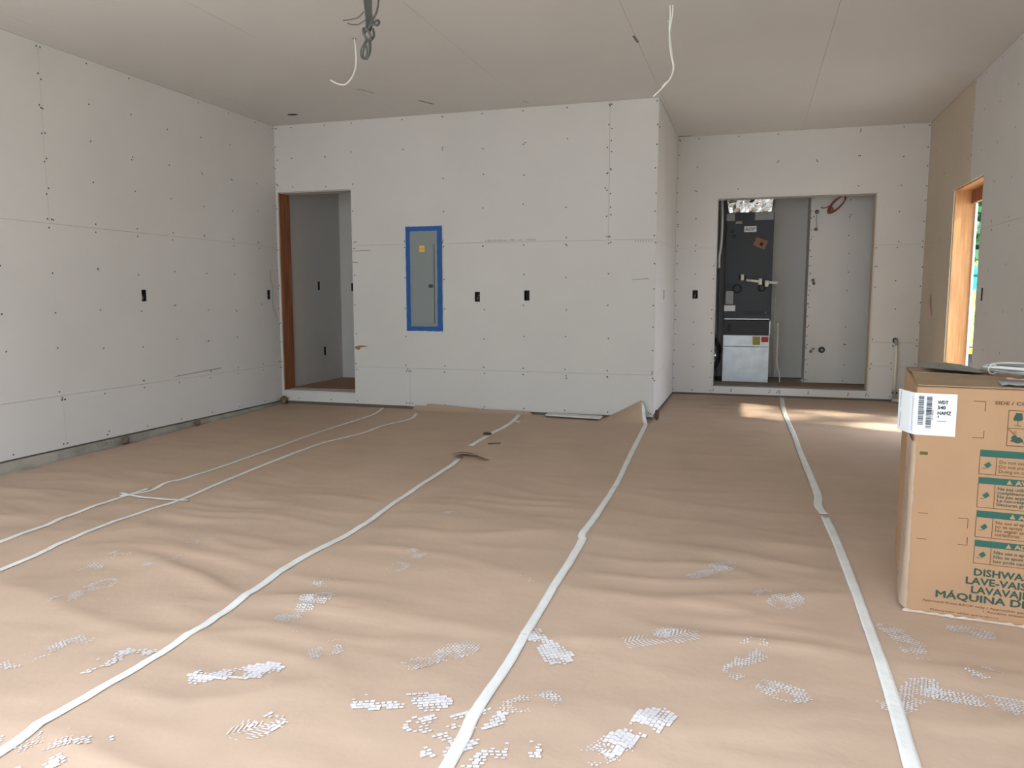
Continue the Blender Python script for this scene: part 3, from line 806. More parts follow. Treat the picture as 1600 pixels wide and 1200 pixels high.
# foil flexible duct, white hose and cable beside the unit
fd = MB()
ppts = catmull([(-0.58, 9.56, cz0 + 0.14), (-0.50, 9.54, cz0 + 0.20), (-0.462, 9.54, cz0 + 0.32), (-0.50, 9.56, cz0 + 0.44), (-0.64, 9.66, cz0 + 0.52)], 10)
fd.tube(ppts, [0.115 + 0.008 * (i % 2) + random.uniform(-0.006, 0.006) for i in range(len(ppts))], 16)
tag(fd.build('flexible_duct', 'foil'), 'crumpled foil flexible duct in the gap beside the air handler', 'duct')
hs = MB().tube(catmull([(-0.375, 9.38, Z(1.40)), (-0.378, 9.38, Z(1.12)), (-0.368, 9.37, Z(0.90)), (-0.372, 9.37, Z(0.62)), (-0.39, 9.37, Z(0.45)), (-0.388, 9.37, Z(0.33))], 6), 0.015, 10)
ho = hs.build('insulated_hose', 'paper_white', None, True)
tag(ho, 'white insulated hose hanging beside the air handler', 'hose')
MB().tube(catmull([(-0.388, 9.37, Z(0.335)), (-0.386, 9.372, Z(0.1)), (-0.383, 9.38, Z(-0.3)), (-0.38, 9.40, Z(-0.97))], 6), 0.006, 8).build('black_line', 'wire_black', ho, True)
cbp = MB().tube(catmull([(0.282, 9.42, Z(-0.30)), (0.281, 9.41, Z(-0.5)), (0.283, 9.40, Z(-0.72)), (0.29, 9.36, Z(-0.80)), (0.315, 9.33, Z(-0.87)), (0.32, 9.33, Z(-0.97))], 6), 0.007, 8)
tag(cbp.build('control_cable', 'pvc', None, True), 'thin cream cable trailing down beside the air handler base', 'cable')

# paper on the closet floor
kp = MB(); nx, ny = 20, 10; V = []; F = []
for j in range(ny + 1):
    for i in range(nx + 1):
        x = 0.30 + 0.86 * i / nx; y = 9.05 + 0.40 * j / ny
        V.append((x, y, cz0 + 0.003 + 0.006 * abs(math.sin(i * 0.8 + j * 0.5)) * random.random()))
for j in range(ny):
    for i in range(nx): F.append((j * (nx + 1) + i, j * (nx + 1) + i + 1, (j + 1) * (nx + 1) + i + 1, (j + 1) * (nx + 1) + i))
kp.add(V, F); tag(kp.build('closet_paper', 'kraft_dark', None, True), 'brown paper lying on the raised closet floor beside the air handler', 'floor paper')

# red cable coil hanging in the closet
rc = MB(); JY = 9.462
def coil_pts(off, sz):
    P = []
    for i in range(25):
        a = 2 * math.pi * i / 24
        u = 0.115 * sz * math.cos(a); v = 0.042 * sz * math.sin(a)
        ca, sa = math.cos(0.82), math.sin(0.82)
        P.append((0.855 + off + u * ca - v * sa, JY - 0.014 - 0.006 * math.sin(a * 2) - abs(off), Z(1.02) + off + u * sa + v * ca))
    return P
for of, sz in ((0, 1.0), (0.008, 0.93), (-0.007, 1.05)): rc.tube(coil_pts(of, sz), 0.0065, 8)
rc.tube(catmull([(0.79, JY - 0.012, Z(0.965)), (0.775, JY - 0.016, Z(1.0)), (0.74, JY - 0.012, Z(0.985)), (0.70, JY - 0.01, Z(0.985)), (0.69, JY - 0.008, Z(0.995))], 6), 0.0055, 8)
rc.tube(catmull([(0.80, JY - 0.018, Z(1.03)), (0.775, JY - 0.022, Z(0.985)), (0.765, JY - 0.016, Z(0.955)), (0.785, JY - 0.016, Z(0.95)), (0.80, JY - 0.016, Z(0.99)), (0.815, JY - 0.016, Z(0.96))], 6), 0.0060, 8)
tag(rc.build('cable_coil', 'red_cable', None, True), 'reddish brown coil of cable hung high on the closet wall', 'cable')

# pipe stubs in the closet wall
def stub(x, z, R, label, link_to=None, m='black_box'):
    t = empty('pipe_stub', (x, 9.47, Z(z)))
    MB().ring((0, -0.004, 0), (0, 1, 0), R, R * 0.35, 18, 8).build('collar', m, t, True)
    MB().tube([(0, 0.0, 0), (0, -0.035, -0.002)], R * 0.72, 12).build('pipe_end', 'paper_grey', t, True)
    if link_to is not None:
        MB().tube(catmull([(0.0, -0.03, -0.01), (-0.004, -0.02, link_to * 0.5), (0.004, -0.016, link_to)], 5), 0.003, 6).build('wire', 'paper_grey', t, True)
    return tag(t, label, 'pipe stub', 'pipe stubs through the closet wall')
stub(0.652, 0.945, 0.016, 'topmost dark pipe stub with a wire hanging from it, below the red coil', -0.17)
stub(0.648, 0.752, 0.014, 'dark pipe stub at the lower end of the hanging wire')
stub(0.640, 0.185, 0.013, 'upper one of two tiny dark stubs halfway up the closet wall')
stub(0.650, 0.150, 0.012, 'lower one of two tiny dark stubs halfway up the closet wall')
stub(0.765, -0.600, 0.026, 'largest round pipe stub low on the closet wall')
stub(0.672, -0.590, 0.012, 'small pale stub beside the largest round stub', m='paper_grey')
stub(0.650, -0.622, 0.012, 'small dark stub beside and below the largest round stub')

# drain pipe on the recess wall
dp = empty('drain_pipe', (1.43, YR - 0.03, floor_z(YR)))
tag(dp, 'cream drain pipe running down the recess wall to the floor', 'pipe')
gz = floor_z(YR)
MB().tube(catmull([(-0.008, 0.036, Z(-0.449) - gz), (-0.002, 0.005, Z(-0.452) - gz), (0.002, -0.002, Z(-0.50) - gz)], 5), 0.016, 10).build('elbow', 'paper_grey', dp, True)
MB().ring((-0.008, 0.026, Z(-0.449) - gz), (0, 1, 0), 0.022, 0.005, 18, 6).build('pipe_collar', 'black_box', dp, True)
MB().tube([(0.002, -0.002, Z(-0.49) - gz), (0.006, -0.002, 0.12)], 0.0145, 12).build('riser', 'pvc', dp, True)
cp = MB().tube([(0.006, -0.002, 0.13), (0.006, -0.002, 0.07)], 0.021, 12).build('coupling', 'paper_grey', dp, True)
MB().tube([(0.035, -0.012, 0.10), (-0.02, -0.012, 0.10)], 0.008, 8).build('valve_handle', 'black_box', cp, True)
MB().tube(catmull([(0.006, -0.002, 0.075), (0.0, -0.012, 0.045), (-0.01, -0.05, 0.032), (-0.01, -0.09, 0.032)], 5), 0.017, 10).build('foot_elbow', 'paper_grey', dp, True)
MB().tube([(-0.02, -0.08, 0.030), (0.12, -0.22, 0.026)], 0.017, 12).build('floor_pipe', 'pvc', dp, True)

# ------------------------------------------------------------------ cables from the ceiling
RV = Vector((math.cos(0.2994), math.sin(0.2994), 0)); DV = Vector((-RV.y, RV.x, 0))
def hang(base, pts, s):
    return [Vector(base) + RV * (p[0] / s) + Vector((0, 0, p[1] / s)) + DV * (p[2] / s if len(p) > 2 else 0) for p in pts]
c1 = empty('ceiling_cable', (-2.627, 4.902, ZC)); tag(c1, 'single white cable hooking down from the ceiling', 'cable')
MB().tube([p - Vector((-2.627, 4.902, ZC)) for p in catmull(hang((-2.627, 4.902, ZC), [(0, 3), (2, -15), (2.5, -32), (0.5, -47), (-6, -60), (-14, -68), (-20, -69), (-29, -67), (-38, -62)], 229), 6)], 0.0052, 8).build('sheath', 'wire_white', c1, True)
MB().ring((0, 0, -0.0005), (0, 0, 1), 0.012, 0.003, 16, 6).build('hole_rim', 'tear', c1, True)
c2 = empty('ceiling_cable', (-0.52, 4.925, ZC)); tag(c2, 'pair of white cables dangling from the ceiling near the wall corner', 'cable')
b2 = Vector((-0.52, 4.925, ZC))
for k, ptsk in enumerate(([(1, 3), (1, -12), (-2, -32), (-3, -48), (0, -70), (4, -88), (1, -102), (-8, -114), (-25, -131)], [(-3, 3), (-2, -15), (-3, -30), (-1, -50), (2, -72), (5, -90), (-1, -106), (-6, -110), (-12, -116)])):
    MB().tube([p - b2 for p in catmull(hang(b2, [(a, b, 1.5 * k) for a, b in ptsk], 248), 6)], 0.0046, 8).build('strand', 'wire_white', c2, True)
MB().tube([p - b2 for p in catmull(hang(b2, [(-1, -22), (-4, -23), (-6, -23)], 248), 3)], 0.004, 8).build('stub', 'wire_white', c2, True)
kb = Vector((-2.12, 4.16, ZC)); ck = empty('cable_bundle', kb); tag(ck, 'knotted bundle of grey cable tied up under the ceiling', 'cable')
def kt(pts, r=0.0055, n=6, name='cable_loop'):
    MB().tube([p - kb for p in catmull(hang(kb, pts, 258), n)], r * 1.2, 8).build(name, 'wire_grey', ck, True)
X0 = -5
for q in range(5):
    kt([(X0 + q * 3 - 6, 3, q), (X0 + q * 2 - 3, -30, q), (X0 + q * 2 - 2, -45, 2 * q), (X0 - 2 + q, -60, q)], 0.0042, name='strand')
kt([(X0 + 18, 3), (X0 + 15, -28), (X0 + 9, -42), (X0 + 2, -52)], 0.0048, name='strand')
kt([(X0 + 1, -56, 2), (X0 + 7, -48, 4), (X0 + 14, -44, 3), (X0 + 17, -48, 0), (X0 + 14, -53, -3), (X0 + 7, -52, -4), (X0 - 1, -60, -3), (X0 - 5, -62, 0)])
kt([(X0 - 7, -56, 3), (X0 - 5, -66, 4), (X0 + 2, -74, 3), (X0 + 4, -66, -3), (X0 - 2, -58, -4), (X0 - 7, -57, 0)], 0.006)
kt([(X0 + 7, -55, 4), (X0 + 8, -66, 4), (X0 + 2, -73, 0), (X0 - 5, -66, -4), (X0 - 6, -58, -4)], 0.006)
kt([(X0 + 1, -70, 0), (X0 - 5, -80, 1), (X0 - 8, -92, 1), (X0 - 6, -98, 1), (X0 - 2, -94, 0), (X0 - 2, -84, 0), (X0 - 5, -76, 0)], 0.0048)
kt([(X0 + 2, -70, 3), (X0 + 3, -82, 3), (X0 + 1, -94, 2)], 0.005)
kt([(X0 - 2, -72, -2), (X0 - 10, -86, -1), (X0 - 9, -98, -2), (X0 - 1, -99, -1), (X0 + 2, -86, -1), (X0 + 1, -72, -1)], 0.0035)
kt([(X0 - 5, -33), (X0 - 14, -41), (X0 - 26, -44), (X0 - 36, -45)], 0.003, name='tail')
kt([(X0 - 3, -44), (X0 - 12, -50), (X0 - 22, -51), (X0 - 30, -49)], 0.0025, name='tail')

# loose thin wire at the doorway corner
lw = MB().tube(catmull([(XL + 0.006, 6.93, Z(0.27)), (XL + 0.012, 6.92, Z(0.18)), (XL + 0.022, 6.935, Z(0.10)), (XL + 0.018, 6.93, Z(-0.02)), (XL + 0.02, 6.95, Z(-0.13)), (XL + 0.012, 7.03, Z(-0.24))], 8), 0.0022, 6)
tag(lw.build('loose_wire', 'paper_grey', None, True), 'thin loose wire curling at the wall corner beside the doorway', 'wire')

# ------------------------------------------------------------------ small marks on the boards
def mark(name, pts, m, parent):
    mb = MB(); mb.poly(pts); return mb.build(name, m, parent, fix=False)
def bk(pts): return [(x, YB - 0.0008, z) for x, z in pts]
mark('torn_face', bk([(-3.86, Z(-0.505)), (-3.80, Z(-0.49)), (-3.70, Z(-0.497)), (-3.79, Z(-0.512)), (-3.81, Z(-0.54)), (-3.855, Z(-0.525))]), 'tear', wb)
mark('pencil_line', bk([(-1.05, Z(0.152)), (-0.90, Z(0.158)), (-0.90, Z(0.163)), (-1.05, Z(0.156))]), 'pencil', wb)
mark('pencil_line', bk([(-3.86, Z(0.452)), (-3.66, Z(0.458)), (-3.66, Z(0.463)), (-3.86, Z(0.458))]), 'pencil', wb)
mark('pencil_line', bk([(-3.86, Z(0.34)), (-3.80, Z(0.335)), (-3.80, Z(0.343)), (-3.86, Z(0.35))]), 'tear', wb)
pt_ = MB()
x = -2.45
while x < -1.96:
    w_ = random.uniform(0.006, 0.016); hgt = random.uniform(0.010, 0.018)
    if random.random() < 0.85: pt_.poly(bk([(x, S1 - Z(0) + Z(0.010)), (x + w_, S1 - Z(0) + Z(0.010)), (x + w_, S1 - Z(0) + Z(0.010) + hgt), (x, S1 - Z(0) + Z(0.010) + hgt)]))
    x += w_ + 0.006
for k in range(7):
    a = -1.03 + 0.024 * k; pt_.poly(bk([(a, S1 - 0.022), (a + 0.010, S1 - 0.022), (a + 0.010, S1 - 0.006), (a, S1 - 0.006)]))
mat('edge_ink', (0.42, 0.40, 0.37), 0.9)
o = pt_.build('edge_print', 'edge_ink', wb, fix=False); o['kind'] = 'stuff'
def ck_(pts): return [(x, y, ZC - 0.0008) for x, y in pts]
mark('cut_hole', ck_([(-4.262 + 0.055 * math.cos(a * PI / 8), 6.70 + 0.035 * math.sin(a * PI / 8)) for a in range(16)]), 'black_box', ceil)
mark('scuff', ck_([(-3.24, 6.05), (-3.21, 6.05), (-3.14, 6.21), (-3.16, 6.22)]), 'edge_ink', ceil)
mark('scuff', ck_([(-2.91, 6.55), (-2.88, 6.55), (-2.80, 6.72), (-2.83, 6.72)]), 'tear', ceil)
mark('scuff', ck_([(-0.83, 5.40), (-0.81, 5.40), (-0.80, 5.55), (-0.82, 5.55)]), 'pencil', ceil)
mark('scuff', ck_([(-2.02, 6.85), (-2.0, 6.85), (-1.97, 6.93), (-1.99, 6.93)]), 'edge_ink', ceil)
mark('scuff', ck_([(-0.83, 8.80), (-0.70, 8.82), (-0.70, 8.85), (-0.83, 8.85)]), 'pencil', ceil)
mark('pencil_line', [(XL + 0.0008, y, z) for y, z in ((5.5, Z(-0.685)), (6.1, Z(-0.665)), (6.1, Z(-0.657)), (5.5, Z(-0.68)))], 'pencil', wl)
pf = MB(); V = []
for i in range(9):
    t = i / 8; V += [(XR - 0.003 - 0.012 * math.sin(t * 3), 8.33 + 0.10 * t, Z(-0.18 + 0.20 * t ** 0.8)), (XR - 0.005 - 0.016 * math.sin(t * 3), 8.37 + 0.08 * t, Z(-0.19 + 0.20 * t ** 0.8))]
pf.add(V, [(2 * i, 2 * i + 1, 2 * i + 3, 2 * i + 2) for i in range(8)])
o = pf.build('marking_ribbon', 'pink_mark'); md = o.modifiers.new('t', 'SOLIDIFY'); md.thickness = 0.001
tag(o, 'small pink ribbon stuck to the wall beside the side doorway', 'ribbon')

sm = MB()
for q in range(9):
    y0 = 4.63 + 0.022 * q; za = floor_z(y0) + random.uniform(0.006, 0.02); zc = floor_z(y0) + random.uniform(0.035, 0.055)
    sm.poly([(XL + 0.0048, y0, za), (XL + 0.0048, y0 + 0.006, za), (XL + 0.0048, y0 + 0.010 * (q % 2), zc), (XL + 0.0048, y0 - 0.006 + 0.010 * (q % 2), zc)])
o = sm.build('stamp_print', 'pencil', bpy.data.objects['baseboard_left'], fix=False); o['kind'] = 'stuff'
MB().box(XC + 0.0002, XC + 0.0022, YB - 0.0015, YB + 0.012, Z(-1.05), ZC - 0.004).build('corner_bead', 'drywall_ceiling', wb)

# ------------------------------------------------------------------ bits lying on the floor
def rock(name, loc, s, m, label, cat, seed):
    r = random.Random(seed); bm = bmesh.new(); bmesh.ops.create_icosphere(bm, subdivisions=2, radius=1)
    for v in bm.verts:
        k = 1 + r.uniform(-0.18, 0.18); v.co = Vector((v.co.x * s[0] * k, v.co.y * s[1] * k, v.co.z * s[2] * k))
    zmin = min(v.co.z for v in bm.verts)
    for v in bm.verts: v.co.z -= zmin
    me = bpy.data.meshes.new(name); bm.to_mesh(me); bm.free()
    o = link(name, me, m); o.location = loc
    return tag(o, label, cat)
rock('concrete_chunk', (-4.685, 4.86, floor_z(4.86)), (0.025, 0.04, 0.032), 'stone', 'brown chunk lying on bare concrete at the foot of the curb', 'chunk', 1)
rock('concrete_chunk', (-4.69, 5.70, floor_z(5.7)), (0.022, 0.035, 0.022), 'stone', 'smaller brown chunk at the curb farther towards the doorway', 'chunk', 2)
rock('concrete_chunk', (-4.66, 7.0, floor_z(7.0) + 0.005), (0.035, 0.035, 0.045), 'stone', 'dark clump in the corner below the doorway', 'chunk', 3)
rock('dirt_clod', (-2.05, 5.95, float(paper_z(-2.05, 5.95)) + 0.005), (0.035, 0.03, 0.012), 'dirt', 'dark clod stuck on the short tape length', 'clod', 4)
rock('dirt_clod', (-0.795, 7.0, float(paper_z(-0.795, 7.0)) + 0.004), (0.02, 0.03, 0.05), 'dirt', 'dark crumbs at the foot of the wall corner', 'clod', 5)
st = MB().tube([(-1.93, 5.62, float(paper_z(-1.93, 5.62)) + 0.006), (-1.84, 5.66, float(paper_z(-1.84, 5.66)) + 0.006)], 0.004, 6)
tag(st.build('twig', 'dirt'), 'tiny dark twig on the paper beside the short tape', 'twig')
sc = MB(); sz0 = floor_z(6.93) + 0.022
sc.box(-0.26, 0.26, -0.05, 0.05, 0, 0.012)
o = sc.build('drywall_scrap', 'drywall'); o.location = (-1.55, 6.96, sz0); o.rotation_euler = (0.06, 0.01, -0.05)
tag(o, 'thin white board scrap lying at the foot of the back wall', 'board scrap')

# ------------------------------------------------------------------ dishwasher carton
BW, BD, BH = 0.635, 0.66, 0.856
bx = empty('dishwasher_carton', (0.583, 3.136, H - 1.183 + 0.003)); bx.rotation_euler = (0.016, 0, -math.radians(6.2))
tag(bx, 'brown cardboard dishwasher carton with green printed warnings', 'carton')
def wavy_carton():
    bm = bmesh.new(); bmesh.ops.create_cube(bm, size=1)
    for v in bm.verts: v.co = Vector(((v.co.x + 0.5) * BW, (v.co.y + 0.5) * BD, (v.co.z + 0.5) * BH))
    bmesh.ops.bevel(bm, geom=bm.edges[:], offset=0.010, segments=3, affect='EDGES', profile=0.5)
    return bm
bm = wavy_carton(); me = bpy.data.meshes.new('carton_body'); bm.to_mesh(me); bm.free()
body = link('carton_body', me, 'cardboard', bx)
def flat(name, pts, m, y=-0.0010, parent=None):
    mb = MB(); mb.poly([(u, y, v) for u, v in pts]); return mb.build(name, m, parent or bx, fix=False)
def rectp(a, b, c, d): return [(a, c), (b, c), (b, d), (a, d)]
def lines(name, segs, m, w=0.0022, parent=None, y=-0.0010):
    mb = MB()
    for (a, b, c, d) in segs:
        dx, dz = c - a, d - b; L = math.hypot(dx, dz); nx_, nz_ = -dz / L * w / 2, dx / L * w / 2
        mb.poly([(a + nx_, y, b + nz_), (a - nx_, y, b - nz_), (c - nx_, y, d - nz_), (c + nx_, y, d + nz_)])
    return mb.build(name, m, parent or bx, fix=False)
# shipping label folded round the corner
sl = MB(); V = []
prof = [(-0.050, 0.105), (-0.036, 0.070), (-0.016, 0.024), (-0.003, 0.003), (0.006, -0.0022), (0.03, -0.0022), (0.132, -0.0022)]
for (x, y) in prof: V += [(x - 0.001, y, 0.678), (x - 0.001, y, 0.832)]
sl.add(V, [(2 * i, 2 * i + 2, 2 * i + 3, 2 * i + 1) for i in range(len(prof) - 1)])
lab = sl.build('shipping_label', 'label_white', bx); md = lab.modifiers.new('t', 'SOLIDIFY'); md.thickness = 0.0006
def barcode(u0, u1, v0, v1, name='barcode'):
    mb = MB(); v = v0
    while v < v1:
        t = random.choice([0.0012, 0.0018, 0.0028, 0.0040]); mb.poly([(u0, -0.0036, v), (u1, -0.0036, v), (u1, -0.0036, min(v + t, v1)), (u0, -0.0036, min(v + t, v1))]); v += t + random.choice([0.0012, 0.0016, 0.0024])
    o = mb.build(name, 'ink_black', lab, fix=False); o['kind'] = 'stuff'; return o
barcode(0.008, 0.026, 0.716, 0.822); barcode(0.034, 0.052, 0.704, 0.820)
text('15540', 0.008, (0.029, -0.0036, 0.75), 'ink_black', lab, rot=(PI / 2, -PI / 2, 0)); text('6011483001', 0.008, (0.058, -0.0036, 0.735), 'ink_black', lab, rot=(PI / 2, -PI / 2, 0))
text('WDT', 0.0178, (0.070, -0.0036, 0.795), 'ink_black', lab, 0.0007, width=0.034)
text('540', 0.0178, (0.070, -0.0036, 0.776), 'ink_black', lab, 0.0007, width=0.026)
text('HAMZ', 0.0178, (0.070, -0.0036, 0.756), 'ink_black', lab, 0.0007, width=0.044)
text('4', 0.013, (0.070, -0.0036, 0.744), 'ink_black', lab, 0.0003)
lines('fine_print', [(0.070, 0.732, 0.10, 0.732)], 'paper_grey', 0.003, lab, -0.0036)
mb = MB()
def flagp(t, z): return (-0.005 - 0.045 * t - 0.0016, 0.006 + 0.099 * t - 0.0010, z)
for (t0, t1, z0, z1) in ((0.05, 0.18, 0.69, 0.82), (0.36, 0.52, 0.69, 0.75), (0.36, 0.52, 0.765, 0.825), (0.68, 0.86, 0.69, 0.75), (0.68, 0.86, 0.765, 0.825)):
    v = z0
    while v < z1:
        t = random.choice([0.0015, 0.003]); mb.poly([flagp(t0, v), flagp(t1, v), flagp(t1, v + t), flagp(t0, v + t)]); v += t + 0.002
mb.build('barcode', 'ink_black', lab, fix=False)['kind'] = 'stuff'
for seg in ([(0.182, 0.811, 0.219, 0.811), (0.219, 0.811, 0.219, 0.776)], [(0.220, 0.706, 0.220, 0.680), (0.220, 0.680, 0.185, 0.680)], [(0.028, 0.385, 0.060, 0.385)], [(0.027, 0.287, 0.063, 0.287)],
            [(0.158, 0.380, 0.190, 0.380), (0.190, 0.380, 0.190, 0.345)], [(0.192, 0.312, 0.192, 0.281), (0.192, 0.281, 0.163, 0.281)]):
    lines('corner_mark', seg, 'ink_brown', 0.0026)
flat('olive_mark', rectp(0.022, 0.048, 0.604, 0.616), 'olive_mark')
text('SIDE / CÔTÉ', 0.017, (0.247, -0.001, 0.803), 'ink_brown', bx, 0.0006, sx=1.35)
# handling pictograms
lines('pictogram_frame', [(0.291, 0.784, 0.355, 0.784), (0.291, 0.784, 0.291, 0.658), (0.291, 0.721, 0.355, 0.721), (0.291, 0.658, 0.355, 0.658), (0.355, 0.784, 0.355, 0.658)], 'ink_brown', 0.0026)
flat('glass_pictogram', [(0.308, 0.748), (0.330, 0.748), (0.335, 0.755), (0.331, 0.776), (0.313, 0.776), (0.306, 0.755)], 'ink_dark')
lines('glass_stem', [(0.3205, 0.749, 0.3205, 0.733), (0.311, 0.731, 0.330, 0.731)], 'ink_brown', 0.0028)
flat('bird_pictogram', [(0.306, 0.680), (0.303, 0.687), (0.309, 0.696), (0.317, 0.697), (0.322, 0.690), (0.331, 0.690), (0.338, 0.682), (0.341, 0.674), (0.333, 0.672), (0.325, 0.668), (0.314, 0.671), (0.300, 0.675)], 'ink_dark')
lines('strike_line', [(0.293, 0.719, 0.312, 0.699)], 'ink_brown', 0.003)
lines('strike_line', [(0.336, 0.676, 0.353, 0.660)], 'ink_brown', 0.003)
lines('bird_ears', [(0.312, 0.697, 0.312, 0.712), (0.317, 0.697, 0.317, 0.712)], 'ink_brown', 0.002)
# four warning panels
WX1 = 0.585
bodies = [['Do not use when damaged.', 'Do not push or pull.', 'Doing so can injure.'], ['Ne pas utiliser si', 'complètement vide.', 'Ne pas appuyer sur.', 'Le non-respect peut', 'blessures graves.'],
          ['No use el aparato si', 'no se apoya en piso.', 'No seguir estas reglas', 'cortadoras.'], ['Não use o aparelho', 'Não se apoie no piso.', 'Isso pode causar.']]
heads = ['', 'AVERTISSEMENT', 'ADVERTENCIA', 'ADVERTÊNCIA']
tops = [(0.638, 0.613, 0.549), (0.538, 0.514, 0.427), (0.415, 0.390, 0.317), (0.305, 0.281, 0.218)]
for k, (zt, zm, z0) in enumerate(tops):
    u0 = 0.213 + 0.001 * k
    br_ = flat('warning_bar', rectp(u0, WX1, zm, zt), 'ink_green')
    if heads[k]:
        tx = (0.300, 0.300, 0.317, 0.312)[k]
        flat('warning_triangle', [(tx, zm + 0.004), (tx + 0.018, zm + 0.004), (tx + 0.009, zt - 0.003)], 'cardboard', -0.0016, br_)
        text(heads[k], 0.022, (tx + 0.028, -0.0016, zm + 0.004), 'cardboard', br_, 0.0012, sx=1.2)
    lines('warning_frame', [(u0, z0, u0, zm), (u0, z0, WX1, z0), (WX1, z0, WX1, zm), (u0 + 0.052, z0, u0 + 0.052, zm)], 'ink_brown', 0.0022)
    cx, cz = u0 + 0.026, (zm + z0) / 2 + 0.002
    flat('tipping_pictogram', [(cx - 0.012, cz), (cx - 0.001, cz - 0.012), (cx + 0.012, cz), (cx + 0.003, cz + 0.013)], 'ink_green')
    lines('ground_line', [(cx - 0.018, cz - 0.012, cx - 0.004, cz - 0.013)], 'ink_brown', 0.002)
    n = len(bodies[k]); st_ = (zm - z0 - 0.010) / n * 0.93
    for i, ln in enumerate(bodies[k]):
        text(ln, 0.0165, (u0 + 0.060, -0.001, zm - 0.010 - st_ * (i + 0.92) + 0.004), 'ink_dark' if k % 2 else 'ink_brown', bx, 0.0003, sx=1.05)
for body_, x0, zb_, wd in (('DISHWASHER', 0.218, 0.172, 0.245), ('LAVE-VAISSELLE', 0.194, 0.138, 0.292), ('LAVAVAJILLAS', 0.213, 0.105, 0.254), ('MÁQUINA DE LAVAR', 0.100, 0.072, 0.455)):
    text(body_, 0.0365, (x0, -0.001, zb_), 'ink_dark', bx, 0.0012, width=wd)
text('Approach from BACK only / Approcher par l\'ARRIÈRE uniquement', 0.0115, (0.060, -0.001, 0.050), 'ink_brown', bx, 0.0002, width=0.50)
text('• Acceso trasero ó panel detrás', 0.0115, (0.255, -0.001, 0.036), 'ink_brown', bx, 0.0002, width=0.27)
text('Recycle this product', 0.009, (0.086, -0.001, 0.018), 'ink_brown', bx, 0.0001, width=0.22)
# clear wrap along the bottom and left edge
wv = []; n = 44
for i in range(n + 1):
    t = i / n; x = -0.004 + (BW + 0.004) * t; wob = 0.003 * math.sin(i * 1.9) + random.uniform(-0.002, 0.002)
    wv += [(x, -0.004 - abs(wob), 0.001), (x, -0.003, 0.009 + wob)]
mb = MB(); mb.add(wv, [(2 * i, 2 * i + 2, 2 * i + 3, 2 * i + 1) for i in range(n)]); mb.build('wrap_hem', 'wrap', bx, True)
wv = []; n = 40
for i in range(n + 1):
    t = i / n; z = 0.012 + 0.64 * t; wob = random.uniform(-0.002, 0.002)
    wv += [(-0.004 - abs(wob) - 0.008 * (1 - t) ** 4, 0.25 + wob, z), (-0.005 - abs(wob) - 0.010 * (1 - t) ** 4, 0.05 + wob, z), (-0.001, 0.003, z), (0.009 + wob, -0.0018, z)]
mb = MB(); mb.add(wv, [(4 * i + k, 4 * i + k + 1, 4 * i + 5 + k, 4 * i + 4 + k) for i in range(n) for k in range(3)]); mb.build('wrap_corner', 'wrap', bx, True)
# top flaps
def flap(name, x0, x1, y0, y1, lift, m, sg=10, z0=BH):
    V = []; 
    for j in range(sg + 1):
        for i in range(sg + 1):
            a = i / sg; b = j / sg
            V.append((x0 + (x1 - x0) * a, y0 + (y1 - y0) * b, z0 + 0.002 + lift(a, b)))
    mb = MB(); mb.add(V, [(j * (sg + 1) + i, j * (sg + 1) + i + 1, (j + 1) * (sg + 1) + i + 1, (j + 1) * (sg + 1) + i) for j in range(sg) for i in range(sg)])
    o = mb.build(name, m, bx); md = o.modifiers.new('t', 'SOLIDIFY'); md.thickness = 0.004; md.offset = 1
    return o
flap('top_flap', 0.004, BW - 0.004, 0.006, 0.30, lambda a, b: 0.008 * b * (1 - a) + 0.003 * b + 0.002 * math.sin(a * 9) * b, 'cardboard_top')
flap('top_flap', 0.004, BW - 0.004, 0.31, BD - 0.004, lambda a, b: 0.014 * (1 - b) * max(0, 1 - a * 0.8) + 0.002 * math.sin(a * 7 + 1) * (1 - b), 'cardboard_top')

# things on top of the carton
bpy.context.view_layer.update()
BM_ = bx.matrix_world.copy()
def onbox(u, d, z): return BM_ @ Vector((u, d, BH + z))
cs = MB(); V = []; nx, ny = 22, 12
for j in range(ny + 1):
    for i in range(nx + 1):
        a = i / nx; b = j / ny
        e = math.sin(PI * a) * math.sin(PI * b)
        V.append(tuple(onbox(0.055 + 0.19 * a + 0.01 * math.sin(b * 5), 0.33 + 0.27 * b, 0.024 + 0.012 * (1 - a) + e * (0.010 + 0.007 * random.random()))))
cs.add(V, [(j * (nx + 1) + i, j * (nx + 1) + i + 1, (j + 1) * (nx + 1) + i + 1, (j + 1) * (nx + 1) + i) for j in range(ny) for i in range(nx)])
tag(cs.build('plastic_sheet', 'sheet_grey', None, True), 'crumpled grey green plastic sheet on top of the carton', 'plastic sheet')
co = empty('cable_coil', onbox(0.43, 0.42, 0.026)); co.rotation_euler = (0.016, 0, -math.radians(6.2))
tag(co, 'flat coil of pale grey cable lying on top of the carton', 'cable')
for k in range(4):
    P = []
    for i in range(33):
        a = 2 * PI * i / 32; R = 0.115 + 0.008 * k
        P.append((R * 1.25 * math.cos(a), R * math.sin(a), 0.004 + 0.006 * (k % 3) + 0.004 * math.sin(a * 3 + k)))
    MB().tube(P, 0.0048, 8, False).build('loop', ['wire_white', 'paper_grey', 'wire_white', 'paper_grey'][k], co, True)
for a in (3.6, 5.0):
    x, y = 0.126 * 1.25 * math.cos(a), 0.126 * math.sin(a)
    MB().ring((x, y, 0.010), (-math.sin(a), math.cos(a), 0), 0.018, 0.0028, 14, 6).build('cable_tie', 'wire_white', co, True)
mb = MB(); V = []
